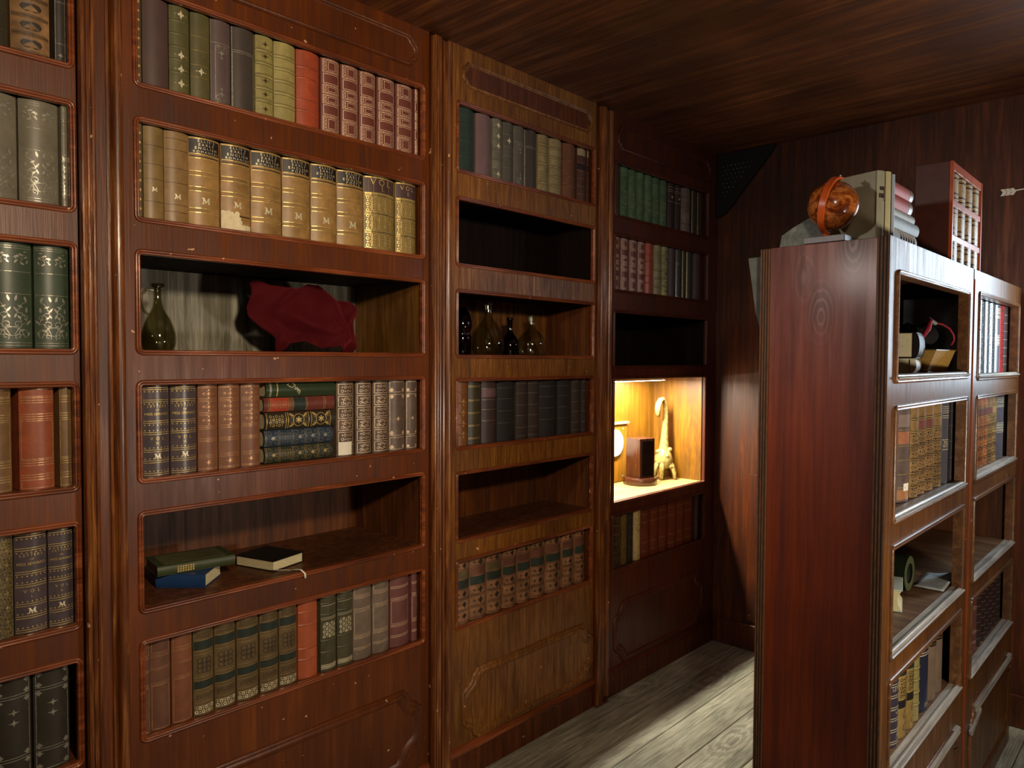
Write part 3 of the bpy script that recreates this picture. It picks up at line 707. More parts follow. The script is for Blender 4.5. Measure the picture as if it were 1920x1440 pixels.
PANELW = [(.020, 0), (.019, .003), (.015, .0065), (.011, .0075), (.007, .006), (.004, .006), (.001, .009), (-.004, .0105), (-.010, .010), (-.018, .0075), (-.024, .004), (-.027, .0025), (-.0275, 0)]
def panel_ring(x, y0, y1, z0, z1, r, mat, parent, name='panel_moulding', k=1.0, lip=.014, prof=None, field=None, inset=.018):
    P = notched(y0, y1, z0, z1, r, lip)
    G().ring(P, [(a * k, x + b * k) for a, b in (prof or PANELP)]).obj(name, mat, parent, 45)
    if field: G().prism([(y - ny * inset * k, z - nz * inset * k) for y, z, ny, nz in P], 0, x - .002, x + .0028).obj('panel_field', field, parent, 0)

def bay(label, y0, y1, op0, op1, rows, fmat, bmat, open_rows, depth, top_panel, low_panel, base=True):
    """a wall bookcase: face frame cut with round-cornered openings, beads, sides, shelves and backs."""
    t = thing('bookcase', label, 'bookcase', (XW, y0, 0), 0, 'wall bookcases along the left side')
    p = lambda g, n, mt, s=0: g.obj(n, mt, t, s)
    X = 0.0; L = lambda y: y - y0
    holes = [(L(op0), L(op1), a, b) for a, b in rows]
    face_frame(X, .02, 0, L(y1), .1, ZC, holes, .016, fmat, t)
    for h in holes: bead(X, h, .016, bmat, t)
    p(G().box(-.022, .004, 0, L(y1), 0, .1, .001), 'kick_board', POSTFLAT)
    p(G().prism([(0, .098), (.012, .1), (.014, .108), (.009, .116), (.006, .124), (0, .128)], 1, 0, L(y1)), 'base_moulding', bmat, 30)
    if top_panel: panel_ring(X, L(top_panel[0]), L(top_panel[1]), top_panel[2], top_panel[3], .022, fmat, t, lip=.007, field=POSTFLAT if fmat is FRAME3 else fmat, inset=.004)
    if low_panel: panel_ring(X, L(low_panel[0]), L(low_panel[1]), low_panel[2], low_panel[3], .062, fmat, t, prof=PANELW, field=fmat)
    ys0, ys1 = L(op0) + .004, L(op1) - .006
    sm = NICHE if open_rows.get('niche') is not None else INSIDE
    p(G().box(-depth, -.022, ys0 - .004, ys0, .13, ZC - .02), 'side_panel', INSIDE)
    for i, (a, b) in enumerate(rows):
        kind = open_rows.get(i)
        smat = {None: INSIDE, 'dark': INSIDE_SHADE, 'silver': INSIDE, 'brown': INSIDE, 'warm': INSIDE, 'lit': NICHE}[kind]
        bmt = {None: INSIDE_SHADE, 'dark': INSIDE_SHADE, 'silver': SILVER, 'brown': INSIDE, 'warm': WARM, 'lit': NICHE}[kind]
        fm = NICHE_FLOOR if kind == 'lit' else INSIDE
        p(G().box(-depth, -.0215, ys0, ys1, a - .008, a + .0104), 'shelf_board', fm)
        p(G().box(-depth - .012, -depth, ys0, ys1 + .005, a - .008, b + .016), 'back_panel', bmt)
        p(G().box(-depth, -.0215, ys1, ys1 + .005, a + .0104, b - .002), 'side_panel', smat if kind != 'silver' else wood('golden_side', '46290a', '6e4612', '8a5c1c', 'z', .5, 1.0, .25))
        if kind: p(G().box(-depth, -.0215, ys0, ys1, b - .002, b + .015), 'compartment_top', INSIDE_SHADE if kind != 'lit' else NICHE)
    return t

R2 = [(.5455, .803), (.869, 1.122), (1.191, 1.443), (1.507, 1.762), (1.829, 2.081), (2.152, 2.395)]
R3 = [(.545, .795), (.856, 1.105), (1.182, 1.432), (1.504, 1.742), (1.821, 2.061), (2.143, 2.388)]
R4 = [(.555, .816), (.857, 1.424), (1.462, 1.718), (1.797, 2.056), (2.124, 2.369)]
bay('wall bookcase at the left edge of the picture, every row full of big books', -.42, .56, -.36, .557, R2, FRAME, BEAD, {}, .27, None, (-.32, .52, .15, .4))
bay('red-brown wall bookcase holding a glass jug and a red velvet cloth', .655, 1.61, .684, 1.592, R2, FRAME, BEAD, {1: 'brown', 3: 'silver'}, .385, (.755, 1.55, 2.447, 2.53), (.75, 1.565, .16, .40))
bay('honey-brown wall bookcase with four bottles on its middle shelf', 1.695, 2.535, 1.732, 2.523, R3, FRAME3, BEAD, {1: 'brown', 3: 'warm', 4: 'dark'}, .265, (1.765, 2.49, 2.447, 2.52), (1.775, 2.52, .14, .372))
bay('dark corner bookcase with a brightly lit display niche', 2.62, 3.597, 2.665, 3.497, R4, FRAME4, FRAME4, {1: 'lit', 2: 'dark'}, .31, (2.69, 3.5, 2.425, 2.515), (2.70, 3.48, .14, .40))

def pilaster(label, y0, w):
    t = thing('pilaster', label, 'pilaster', (XW, y0, 0), 0, 'pilasters between the wall bookcases')
    G().box(-.0208, .012, .0012, w - .0012, 0, 2.565, .002).obj('backing_board', POSTFLAT, t, 0)
    # fluted strip: three beads
    prof = [(.012, 0.0)]
    fw_ = .032; n = 3
    for q in range(n):
        c = fw_ * (q + .5) / n; rr = fw_ / n / 2
        for i in range(5):
            th = math.pi * (1 - i / 4); prof.append((.026 + rr * .9 * math.sin(th), c + rr * .96 * math.cos(th)))
    prof.append((.012, fw_))
    G().prism([(a, b) for a, b in prof], 2, .012, 2.56).obj('fluted_moulding', POST, t, 40)
    e = w; prof = [(.012, e - .036), (.018, e - .036), (.02, e - .031), (.017, e - .028)] + [(.02 + .012 * math.sin(math.pi * i / 6), e - .014 - .013 * math.cos(math.pi * i / 6)) for i in range(7)] + [(.012, e)]
    G().prism(prof, 2, .035, 2.555).obj('round_moulding', POST, t, 40)
    G().box(-.0208, .022, .0008, w - .0008, 0, .0118, .002).obj('plinth', POSTFLAT, t, 0)
pilaster('fluted wooden pilaster between the leftmost bookcase and the jug bookcase', .561, .093)
pilaster('fluted wooden pilaster left of the honey-brown bookcase with bottles', 1.611, .083)
pilaster('fluted wooden pilaster right of the honey-brown bookcase with bottles', 2.536, .083)

# ------------------------------------------------------------------ books in the wall bookcases
XF = -1.9035
B1, B2, B3, B4 = 'leftmost bookcase', 'jug bookcase', 'bottle bookcase', 'corner bookcase'
row('top row of the ' + B1, XF, R2[5][0], R2[5][1], .2, [(.36, .44, 'dark_olive', 'Dark olive book'), (.444, .521, 'tan_diamond', 'Tan marbled book with dark diamonds'), (.528, .5515, 'dark_white_edge', 'Dark book with pale edge')])
row('second row of the ' + B1, XF, R2[4][0], R2[4][1], .2, [(.362, .454, 'grey_vine', 'Grey book embossed with vines'), (.456, .535, 'grey_vine', 'Grey book embossed with vines'), (.537, .5515, 'grey_vine', 'Narrow grey embossed book')])
row('third row of the ' + B1, XF, R2[3][0], R2[3][1], .2, [(.395, .478, 'green_vine', 'Green book embossed with vines'), (.481, .5515, 'green_vine', 'Green book embossed with vines')])
row('fourth row of the ' + B1, XF, R2[2][0], R2[2][1], .2, [(.352, .434, 'brown_triple', 'Brown book with triple gilt lines'), (.447, .517, 'redbrown_triple', 'Red-brown book with triple gilt lines'), (.525, .5515, 'brown_triple', 'Narrow brown gilt-lined book')])
row('fifth row of the ' + B1, XF, R2[1][0], R2[1][1], .2, [(.366, .432, 'speckled', 'Speckled olive book'), (.433, .498, 'letters_I.', 'Purple-brown lettered book'), (.499, .5515, 'letters_II.', 'Purple-brown lettered book')])
row('bottom row of the ' + B1, XF, R2[0][0], R2[0][1], .2, [(.39, .462, 'black_corners', 'Blackish book with silver corners'), (.466, .54, 'black_corners', 'Blackish book with silver corners')])

row('top row of the ' + B2, XF, R2[5][0], R2[5][1], .2, [(.702, .716, 'dotted_sliver', 'Very narrow book with gilt dots'), (.72, .783, 'aubergine', 'Plain aubergine book'), (.784, .835, 'olive_flowers', 'Olive book with gilt flowers'), (.838, .889, 'olive_one', 'Olive book with one gilt flower'), (.89, .945, 'purple_panel', 'Purple-grey book with ornate panel'), (.948, 1.014, 'dark_outline', 'Dark book with outlined panel'), (1.017, 1.07, 'yellowgreen', 'Mottled yellow-green book'), (1.073, 1.14, 'yellowplain', 'Yellow-green banded book'), (1.144, 1.219, 'red_plain', 'Plain red banded book')] + [(a, b, 'blocks', 'Brown book tooled with square blocks') for a, b in ((1.224, 1.289), (1.293, 1.357), (1.36, 1.423), (1.427, 1.498), (1.503, 1.572), (1.5745, 1.5875))])
row('second row of the ' + B2, XF, R2[4][0], R2[4][1], .2, [(.702, .715, 'dotted_sliver', 'Very narrow dark book'), (.719, .768, 'tan_M', 'Plain tan book marked M'), (.769, .831, 'tan_M2', 'Plain tan book marked M'), (.832, .915, 'ellis_ROMANCES', 'Tan book titled Romances'), (.918, 1.002, 'ellis_torn', 'Torn tan book titled Romances'), (1.004, 1.096, 'ellis_ROMANCES', 'Tan book titled Romances'), (1.099, 1.189, 'ellis_POETS', 'Tan book titled Poets'), (1.191, 1.28, 'ellis_POETS', 'Tan book titled Poets'), (1.282, 1.379, 'ellis_POETS', 'Tan book titled Poets'), (1.382, 1.5, 'vol_I.', 'Gilded book marked Vol. I'), (1.503, 1.5875, 'vol_II.', 'Gilded book marked Vol. II')])
row('fourth row of the jug bookcase', XF, R2[2][0], R2[2][1], .2, [(.71, .776, 'letters_VI.', 'Purple-brown lettered book'), (.778, .846, 'letters_VI.', 'Purple-brown lettered book'), (.848, .902, 'redbrown_lozenge', 'Red-brown book with gilt lozenges'), (.904, .965, 'redbrown_lozenge', 'Red-brown book with gilt lozenges'), (.967, 1.025, 'redbrown_lozenge', 'Red-brown book with gilt lozenges')])
row('fourth row of the jug bookcase', XF, R2[2][0], R2[2][1], .2, first=1, spec=[(1.274, 1.338, 'tan_ornate_sticker', 'Tan ornate book with white sticker'), (1.344, 1.405, 'tan_ornate', 'Tan ornate book'), (1.409, 1.47, 'tan_ornate', 'Tan ornate book'), (1.472, 1.538, 'grey_corner', 'Grey-brown book with pale corners'), (1.54, 1.5875, 'grey_corner', 'Grey-brown book with pale corners')])
row('bottom row of the ' + B2, XF, R2[0][0], R2[0][1], .2, [(.702, .718, 'brown_panel', 'Very narrow brown book'), (.72, .771, 'brown_panel', 'Brown book with gilt frame'), (.774, .828, 'copper_panel', 'Copper-brown book with gilt frame')] + [(a, b, 'knot', 'Olive-brown book with knotwork') for a, b in ((.83, .885), (.888, .948), (.951, 1.015), (1.019, 1.076), (1.079, 1.136))] + [(1.141, 1.206, 'red_plain_low', 'Plain salmon-red book'), (1.215, 1.27, 'green_goldgrid', 'Dark green book with gilt grid'), (1.275, 1.332, 'green_goldgrid', 'Dark green book with gilt grid'), (1.334, 1.403, 'grey_double', 'Grey-brown book with double lines'), (1.407, 1.473, 'grey_double', 'Grey-brown book with double lines'), (1.478, 1.556, 'plum_double', 'Plum book with double lines'), (1.563, 1.5875, 'plum_double', 'Narrow plum book')])

row('top row of the ' + B3, XF, R3[5][0], R3[5][1], .2, [(1.76, 1.86, 'dark_teal', 'Dark teal book'), (1.863, 1.939, 'mauve', 'Plain mauve book'), (1.944, 1.995, 'grey_flowers', 'Grey book with pale gilt flowers'), (1.998, 2.056, 'grey_one', 'Grey book with one flower'), (2.059, 2.119, 'grey_panel', 'Grey book with ornate panel'), (2.122, 2.196, 'dark_outline', 'Dark book with outlined panel'), (2.2, 2.267, 'tan_bands', 'Pale tan banded book'), (2.271, 2.348, 'tan_bands', 'Pale tan banded book'), (2.355, 2.438, 'brown_plain', 'Plain brown book'), (2.445, 2.503, 'dark_label', 'Dark brown book with pale label'), (2.507, 2.5185, 'dark_label', 'Narrow dark brown book')], top=.012)
row('fourth row of the ' + B3, XF, R3[2][0], R3[2][1], .2, [(1.77, 1.824, 'tan_gold_small', 'Tan book with gilt flowers'), (1.827, 1.891, 'dark_olive_bands', 'Dark olive book'), (1.897, 1.975, 'dark_purple_label', 'Dark book with plum label')] + [(a, b, l, w_) for (a, b), l, w_ in zip(((1.981, 2.078), (2.081, 2.149), (2.152, 2.219), (2.222, 2.332), (2.335, 2.419), (2.423, 2.481), (2.485, 2.5185)), ('black_blue', 'dark_bands', 'dark_bands', 'black_blue', 'black_blue', 'dark_bands', 'dark_bands'), ['Blackish thin-lined book', 'Dark banded book', 'Dark banded book', 'Wide blackish thin-lined book', 'Blackish thin-lined book', 'Dark banded book', 'Narrow dark banded book'])], top=.012)
row('bottom row of the ' + B3, XF, R3[0][0], R3[0][1], .2, [(a, b, 'tan_pips_green' if i in (0, 2) else 'tan_pips', 'Tan calf book with dark pips') for i, (a, b) in enumerate(((1.765, 1.835), (1.84, 1.922), (1.928, 2.008), (2.014, 2.089), (2.095, 2.17), (2.176, 2.261), (2.268, 2.364), (2.371, 2.446), (2.454, 2.5185)))])

row('top row of the ' + B4, XF, R4[4][0], R4[4][1], .2, [(2.70, 2.759, 'dark_olive', 'Dark olive book')] + [(a, b, 'green_gold', 'Bright green gilt book') for a, b in ((2.763, 2.822), (2.826, 2.887), (2.891, 2.953), (2.957, 3.021), (3.026, 3.087), (3.092, 3.154))] + [(3.159, 3.223, 'dark_brown_rules', 'Dark brown lined book'), (3.228, 3.289, 'dark_brown_rules', 'Dark brown lined book'), (3.295, 3.384, 'grey_worn', 'Worn grey-brown book'), (3.389, 3.44, 'dark_pips', 'Dark book with gilt pips'), (3.445, 3.4925, 'dark_pips', 'Dark book with gilt pips')])
row('second row of the ' + B4, XF, R4[3][0], R4[3][1], .2, [(a, b, 'blocks', 'Brown book tooled with square blocks') for a, b in ((2.70, 2.761), (2.765, 2.828), (2.833, 2.898), (2.902, 2.965))] + [(2.969, 3.038, 'red_plain', 'Plain red book'), (3.043, 3.109, 'tan_bands', 'Tan banded book'), (3.114, 3.172, 'yellowgreen', 'Mottled yellow-green book'), (3.177, 3.237, 'aubergine', 'Plain dark book'), (3.242, 3.294, 'dark_outline', 'Dark book with outlined panel'), (3.299, 3.341, 'dark_pips', 'Dark book with gilt pips'), (3.346, 3.41, 'dark_pips', 'Dark book with gilt pips'), (3.416, 3.4925, 'aubergine', 'Plain dark book')])
row('bottom row of the ' + B4, XF, R4[0][0], R4[0][1], .2, [(2.70, 2.79, 'swirl_dark', 'Dark book with gilt swirls'), (2.794, 2.841, 'swirl_tan', 'Narrow tan ornate book'), (2.846, 2.89, 'black_blue', 'Narrow blackish book'), (2.894, 2.957, 'cream_ornate', 'Cream book with dark ornament')] + [(a, b, 'red_set', 'Dark red lined book') for a, b in ((2.962, 3.036), (3.041, 3.113), (3.118, 3.197), (3.202, 3.279), (3.284, 3.358), (3.364, 3.451))] + [(3.457, 3.4925, 'aubergine', 'Narrow plain dark book')])

# stack of books lying in the fourth row (spines outwards, heads to the right)
LIE = Matrix(((1, 0, 0, 0), (0, 0, 1, 0), (0, -1, 0, 0), (0, 0, 0, 1)))      # book's z -> +Y, book's y -> -Z
def lying(label, lk, y0, L, z0, th, d, x, rotz=0, group='stack lying in the fourth row'):
    Rm = Matrix.Rotation(rotz, 4, 'Z') @ LIE
    return book(label, lk, th - .0018, L, d, (x, y0, z0 + th / 2), group, Rm)
def d_script(k):
    i = k(GOLDPALE); w_, h_ = i.w, i.h; z0 = .345 * h_
    W = lambda *p: i.line([(a * w_, z0 + b) for a, b in p], .0017)
    W((-.36, -.006), (-.30, -.012), (-.18, -.006), (-.10, .004), (-.22, .010)); W((-.38, .004), (-.30, .012), (-.12, .014))      # capital
    W((-.12, .014), (-.02, .010), (.04, .016), (-.10, .018)); W((-.10, .018), (.02, .021), (.10, .018), (.0, .024)); W((.0, .024), (.14, .024), (.20, .018), (.08, .028)); W((.08, .028), (.24, .027), (.30, .022), (.2, .03), (.36, .026))
    y = k(GOLD); y.strip(-.95, .95, .145, .16); k(SILVERG).strip(-.95, .95, .045, .075)
look('green_script', col='2c3a24', wear=.15, rough=.3, draw=d_script)
look('red_mottled', col='6a3026', wear=.35, labels=[(-.95, .95, .08, .33, leather('a8402c', .35)), (-.95, .95, .4, .58, GREENLAB)], draw=lambda k: (rules(k(GOLDDIM), (.07, .345, .39, .59, .85), 2, .005, .0016), k(GOLDDIM).filigree(-.6, .6, .1, .31, .008, .0009)))
def d_blackgold(k):
    i = k(GOLD); rules(i, (.02, .28, .31, .6, .64, .92), 1, t=.002); i.filigree(-.7, .7, .05, .25, .0085, .0018)
    for c in (.455, .78):
        i.star(0, c, i.w * .22, 3, .25, 24); i.ring(0, c, i.w * .36, .0018, n=16)
        for q in (-1, 1):
            for p in (-1, 1): i.leaf(p * i.w * .42, (c + q * .13) * i.h, i.w * .42, math.atan2(-q, -p * .7), .3); i.scroll(p * .4, c + q * .1, i.w * .14, p)
look('black_gold_ornate', col='2c2418', wear=.2, draw=d_blackgold)
def d_panels5(k, mt):
    i = k(mt)
    for q in range(5):
        v0 = .02 + .19 * q; rules(i, (v0,), 2, .004, .0012)
        if q == 1: i.filigree(-.7, .7, v0 + .02, v0 + .17, .008, .0009)
        else:
            for a in (-1, 1): i.scroll(a * .5, v0 + .05, i.w * .2, a); i.scroll(a * .5, v0 + .14, i.w * .2, -a)
            i.star(0, v0 + .095, i.w * .15, 2, .3, 12)
look('blue_panels', col='2a3848', wear=.35, draw=lambda k: d_panels5(k, SILVERG))
look('green_panels', col='2a3026', wear=.3, draw=lambda k: d_panels5(k, GOLDDIM))
zs = R2[2][0] + .0112
lying('Dark green ornate book lying lowest in the stack beside the red-brown books', 'green_panels', 1.028, .220, zs, .047, .16, XF - .004)
lying('Dark blue ornate book lying second from the bottom of the stack', 'blue_panels', 1.026, .222, zs + .047, .048, .16, XF - .002)
lying('Black book with bright gilt medallions in the middle of the stack', 'black_gold_ornate', 1.028, .228, zs + .095, .05, .165, XF)
lying('Red mottled book lying second from the top of the stack', 'red_mottled', 1.026, .228, zs + .145, .042, .16, XF - .003)
lying('Green book with white script lying on top of the stack', 'green_script', 1.031, .224, zs + .187, .045, .16, XF)
book('Thin olive book pushed deep behind the top of the lying stack', dict(col='6a6644', wear=.2), .0105, .09, .12, (XF - .03, 1.03, zs + .2378), rot=LIE, group='stack lying in the fourth row')

# ------------------------------------------------------------------ freestanding bookcase (two units side by side)
XU, ZT = -.525, 1.785
def ledge(x, y0, y1, z, mat, parent):
    prof = [(-.026, z - .010), (.004, z - .010), (.009, z - .008), (.0095, z - .005), (.006, z - .003), (.003, z - .0035), (.002, z - .0005), (-.004, z + .003), (-.009, z + .002), (-.011, z - .0005), (-.026, z + .001)]
    G().prism([(x + a, b) for a, b in prof], 1, y0, y1).obj('sill_moulding', mat, parent, 50)
def unit(label, y0, y1, op0, op1, rows, left, right, panel, stile):
    t = thing('freestanding_bookcase', label, 'bookcase', (XU, y0, 0), 0, 'freestanding bookcase units')
    p = lambda g, n, mt, s=0: g.obj(n, mt, t, s)
    L = lambda y: y - y0
    holes = [(L(op0), L(op1), a, b) for a, b in rows]
    face_frame(0, .027, 0, L(y1), .0, ZT, holes, .010, UNIT, t)
    for h in holes:
        bead(0, h, .010, UNITBEAD, t, BEADU); ledge(0, h[0] - .002, h[1] + .002, h[2] + .015, LEDGE, t)
    panel_ring(0, L(panel[0]), L(panel[1]), panel[2], panel[3], .05, UNIT, t, k=1.3, field=UNIT)
    zt = panel[3] + .004
    st = [(.0, zt - .018), (.012, zt - .017), (.014, zt - .011), (.011, zt - .008), (.011, zt - .006), (.014, zt - .003), (.012, zt + .004), (.004, zt + .006), (.0, zt + .006)]
    G().prism(st, 1, L(panel[0]) + .045, L(panel[1]) - .004).obj('panel_strip', LEDGE, t, 50)
    a = math.atan2(.036, .13)
    G().box(.001, .014, -.068, .068, -.009, .009, .003, Matrix.Translation((0, L(panel[0]) + .04, panel[3] - .042)) @ Matrix.Rotation(a, 4, 'X')).obj('corner_strip', LEDGE, t, 0)
    p(G().box(-.305, -.28, 0, L(y1), 0, ZT - .004), 'back_sheet', UNIT)
    if left: p(G().box(-.28, -.027, .001, .019, 0, ZT - .002, .001), 'end_panel', ENDRED)
    if right: p(G().box(-.28, -.027, L(y1) - .019, L(y1) - .001, 0, ZT - .002, .001), 'end_panel', INSIDE)
    a0, a1 = (.019 if left else -.0062), (L(y1) - .019 if right else L(y1) + .0062)
    p(G().box(-.28, -.027, a0, a1, ZT - .02, ZT - .002), 'top_board', INSIDE)
    if left:
        for x0 in (-.0265, -.3045):
            n = 7; wd = (.026 if x0 > -.1 else .024) / n
            for i in range(n):
                G().box(x0 + i * wd, x0 + (i + 1) * wd, -.0018 if i % 2 == 0 else -.0008, .0005, 0, ZT - .001 - (.003 if x0 < -.1 else 0)).obj('plywood_layer', PLY_L if i % 2 == 0 else PLY_D, t, 0)
    for i, (a, b) in enumerate(rows):
        p(G().box(-.28, -.0265, a0, a1, a - .006, a + .0150), 'shelf_board', SHELFTOP)
    for i, (a, b) in enumerate(rows):
        if i in (0, 2):
            p(G().box(-.279, -.03, a1 - .008, a1 - .0005, a + .0152, b), 'inner_cheek', INSIDE_SHADE)
    p(G().box(-.2795, -.272, a0 + .0005, a1 - .0005, (rows[1][0] if left else rows[3][0]) + .016, ZT - .021), 'back_shade_sheet', INSIDE_SHADE)  # near-black sheet added over the back for the shade deep inside
    if stile: p(G().box(-.02, .003, -.004, .014, 0, ZT - .03, .002), 'edge_strip', ORANGE)
    return t
U1 = [(.487, .738), (.79, 1.06), (1.118, 1.391), (1.452, 1.709)]
U2 = [(.477, .735), (.79, 1.06), (1.117, 1.388), (1.443, 1.718)]
unit('freestanding bookcase unit with a tall mahogany-red end panel and things on top', 1.81, 2.638, 1.87, 2.585, U1, True, False, (1.90, 2.56, .10, .378), False)
unit('far freestanding bookcase unit nearest the reddish back wall', 2.652, 3.445, 2.72, 3.41, U2, False, True, (2.745, 3.39, .08, .362), True)
XB = -.5545
MU = .974
F1, F2 = 'near freestanding unit', 'far freestanding unit'
row('second row of the ' + F1, XB, U1[2][0], U1[2][1], .2, [(1.97, 2.105, 'grey_rules', 'Grey book with pale rules'), (2.11, 2.204, 'patch_orange', 'Grey book with orange patch'), (2.209, 2.277, 'antique_tan', 'Tan antique book'), (2.283, 2.355, 'antique_tan_red', 'Tan antique book with red label'), (2.36, 2.437, 'antique_tan_red', 'Tan antique book with red label'), (2.443, 2.53, 'antique_tan', 'Tan antique book'), (2.536, 2.6, 'slate_title', 'Slate-coloured titled book'), (2.605, 2.645, 'black_blue', 'Narrow blackish book')], mul=MU, top=.012)
row('bottom row of the ' + F1, XB, U1[0][0], U1[0][1], .2, [(1.945, 2.073, 'indigo_gilt', 'Dark indigo gilt-ruled book'), (2.078, 2.146, 'indigo_gilt', 'Dark indigo gilt-ruled book'), (2.151, 2.217, 'brass_ornate', 'Brass-coloured ornate book'), (2.222, 2.281, 'brass_ornate', 'Brass-coloured ornate book'), (2.286, 2.336, 'yellowplain', 'Narrow yellowish book'), (2.342, 2.448, 'navy_title', 'Navy book with pale title lines'), (2.455, 2.524, 'taupe_label', 'Taupe book with dark label'), (2.53, 2.603, 'taupe_label', 'Taupe book with dark label')], mul=MU, top=.012)
row('top row of the ' + F2, XB, U2[3][0], U2[3][1], .2, [(2.83, 2.954, 'slate_gloss', 'Glossy slate book'), (2.957, 3.064, 'slate_gloss', 'Glossy slate book'), (3.066, 3.164, 'slate_gloss', 'Glossy slate book'), (3.166, 3.269, 'slate_gloss', 'Glossy slate book'), (3.271, 3.339, 'slate_rules', 'Slate ruled book'), (3.341, 3.432, 'red_gloss', 'Bright red patterned book'), (3.434, 3.492, 'dark_lattice', 'Dark latticed book')], mul=.975, top=.009)
row('second row of the ' + F2, XB, U2[2][0], U2[2][1], .2, [(2.83, 2.94, 'patch_orange', 'Grey book with orange patch'), (2.943, 3.036, 'antique_orange', 'Orange-tan antique book'), (3.045, 3.107, 'antique_orange', 'Orange-tan antique book'), (3.116, 3.181, 'antique_orange', 'Orange-tan antique book'), (3.19, 3.257, 'antique_tan_red', 'Tan antique book with red label'), (3.267, 3.337, 'antique_tan', 'Tan antique book'), (3.348, 3.5, 'slate_rules', 'Wide slate ruled book')], mul=MU, top=.012)
row('bottom row of the ' + F2, XB, U2[0][0], U2[0][1], .2, [(2.83, 2.905, 'salmon', 'Salmon-red plain book'), (2.921, 2.997, 'black_gold', 'Black gilt-lined book'), (3.005, 3.066, 'plum_double', 'Plum double-lined book')] + [(a, b, 'dark_lattice', 'Dark latticed book') for a, b in ((3.075, 3.139), (3.148, 3.215), (3.224, 3.273), (3.283, 3.344), (3.355, 3.418), (3.429, 3.5))], mul=MU, top=.012)

# ------------------------------------------------------------------ things on top of the freestanding bookcase
GLOBEM = plain('globe_map', 'b0622a', 0.18, var=0.0, bumpy=0, coat=0.6)
def globe_material():
    mt, nt, b = nodes('globe_wood_map'); vec, _ = coords(nt, (1, 1, 1), False)
    n = noise(nt, vec, 26, 6, 0.6, 0.6); n2 = noise(nt, vec, 90, 3, 0.6)
    c = ramp(nt, n, [(0.4, srgb('6e2c0e')), (0.47, srgb('b4642a')), (0.53, srgb('c87a38')), (0.57, srgb('8a4218')), (0.7, srgb('b86a2e'))])
    c = mix(nt, 0.4, c, ramp(nt, n2, [(0.4, (.35, .25, .2)), (0.5, (1, 1, 1))]), 'MULTIPLY')
    nt.links.new(c, b.inputs['Base Color']); b.inputs['Roughness'].default_value = .22; b.inputs['Coat Weight'].default_value = .5
    return mt
gl = thing('globe', 'small wooden globe in an orange half-ring meridian on top of the bookcase', 'globe', (-.676, 1.873, ZT))
G().box(-.05, .048, -.055, .03, 0, .016, .0015).obj('base', plain('grey_base', '6c6c74', .35, var=.15), gl, 0)
gb = G(); n = 24; cz = .096; R = .0595
gb.lathe([(R * math.sin(math.pi * i / n), -R * math.cos(math.pi * i / n)) for i in range(n + 1)], 36); gb.obj('sphere', globe_material(), gl, 80, (0, 0, cz))
ORR = plain('orange_meridian', 'cc5a24', .3, var=.12, coat=.3)
tl = math.radians(13); rg = G(); vs = []; N = 28
for i in range(N + 1):
    th = math.pi * (i / N) * 1.06 - .09
    for r, x in ((.0635, -.0075), (.0695, -.0075), (.0695, .0075), (.0635, .0075)):
        py, pz = -r * math.sin(th), r * math.cos(th)
        vs.append((x * math.cos(tl) + pz * math.sin(tl), py, pz * math.cos(tl) - x * math.sin(tl)))
rg.add(vs, [(4 * i + k, 4 * i + (k + 1) % 4, 4 * i + 4 + (k + 1) % 4, 4 * i + 4 + k) for i in range(N) for k in range(4)] + [(3, 2, 1, 0), (4 * N, 4 * N + 1, 4 * N + 2, 4 * N + 3)])
rg.obj('meridian_ring', ORR, gl, 40, (0, 0, cz))
G().tube([(-.017, 0, .014), (-.0155, 0, .03)], [.014, .006], 12).obj('stem', ORR, gl, 40)
G().tube([(math.sin(tl) * .055, 0, cz + math.cos(tl) * .055), (math.sin(tl) * .074, 0, cz + math.cos(tl) * .074)], .0025, 8).obj('axis_pin', SILVERG, gl, 40)

STONE = plain('grey_slate', '7c8480', .75, var=.35, scale=45, bumpy=.6)
G_ = G(); pl = [(-.828, 1.7852), (-.82, 1.828), (-.79, 1.846), (-.748, 1.866), (-.729, 1.86), (-.712, 1.832), (-.69, 1.81), (-.682, 1.7852)]
tag(G_.prism([(a + .76, b - ZT) for a, b in pl], 1, 0, .03).obj('slate_slab', STONE, None, 0, (-.76, 1.912, ZT)), 'rough grey slate slab standing behind the globe base', 'slab')
tag(G().prism([(-.0005, .225), (-.052, .223), (-.03, .08), (-.006, 0), (0, 0)], 1, 0, .012).obj('slate_offcut', plain('grey_offcut', '5c625e', .7, var=.2), None, 0, (-.8305, 1.85, 1.545)), 'grey sheet offcut sticking out behind the back of the bookcase', 'sheet')

def album(label, off, th, hh, wd, col, tcol, text=None):
    """a tall thin volume standing beside its neighbours, spine to the right."""
    a = math.radians(-15); d = Vector((math.sin(-a), math.cos(-a), 0))
    P = Vector((-.597, 1.957, ZT)) + d * (off + th / 2)
    Rm = Matrix.Rotation(a, 4, 'Z')
    lk = dict(col=col, wear=.12, rough=.5, paper=PAPERV, draw=text or (lambda k: None))
    return book(label, lk, th - .0012, hh, wd, P, 'tall albums beside the globe', Rm, 'album', 'album')
def d_alb(k):
    i = k(BLINDT)
    for q in range(5): i.line([(-i.w * .3 + q * i.w * .13, i.h * .64), (-i.w * .3 + q * i.w * .13, i.h * .7)], .0028)
    for q in range(4): i.line([(-i.w * .25 + q * i.w * .13, i.h * .74), (-i.w * .25 + q * i.w * .13, i.h * .79)], .0028)
    k(REDLAB).strip(.35, .7, .6, .8)
album('tall cream album with worn grey cover beside the globe', 0, .034, .186, .128, 'a8a68c', None, d_alb)
album('pale cream album between the worn album and blue one', .0346, .024, .188, .122, 'cfc696', None)
album('thin blue-white album leaning on the cream albums', .0592, .014, .184, .12, 'aeb8c4', None)

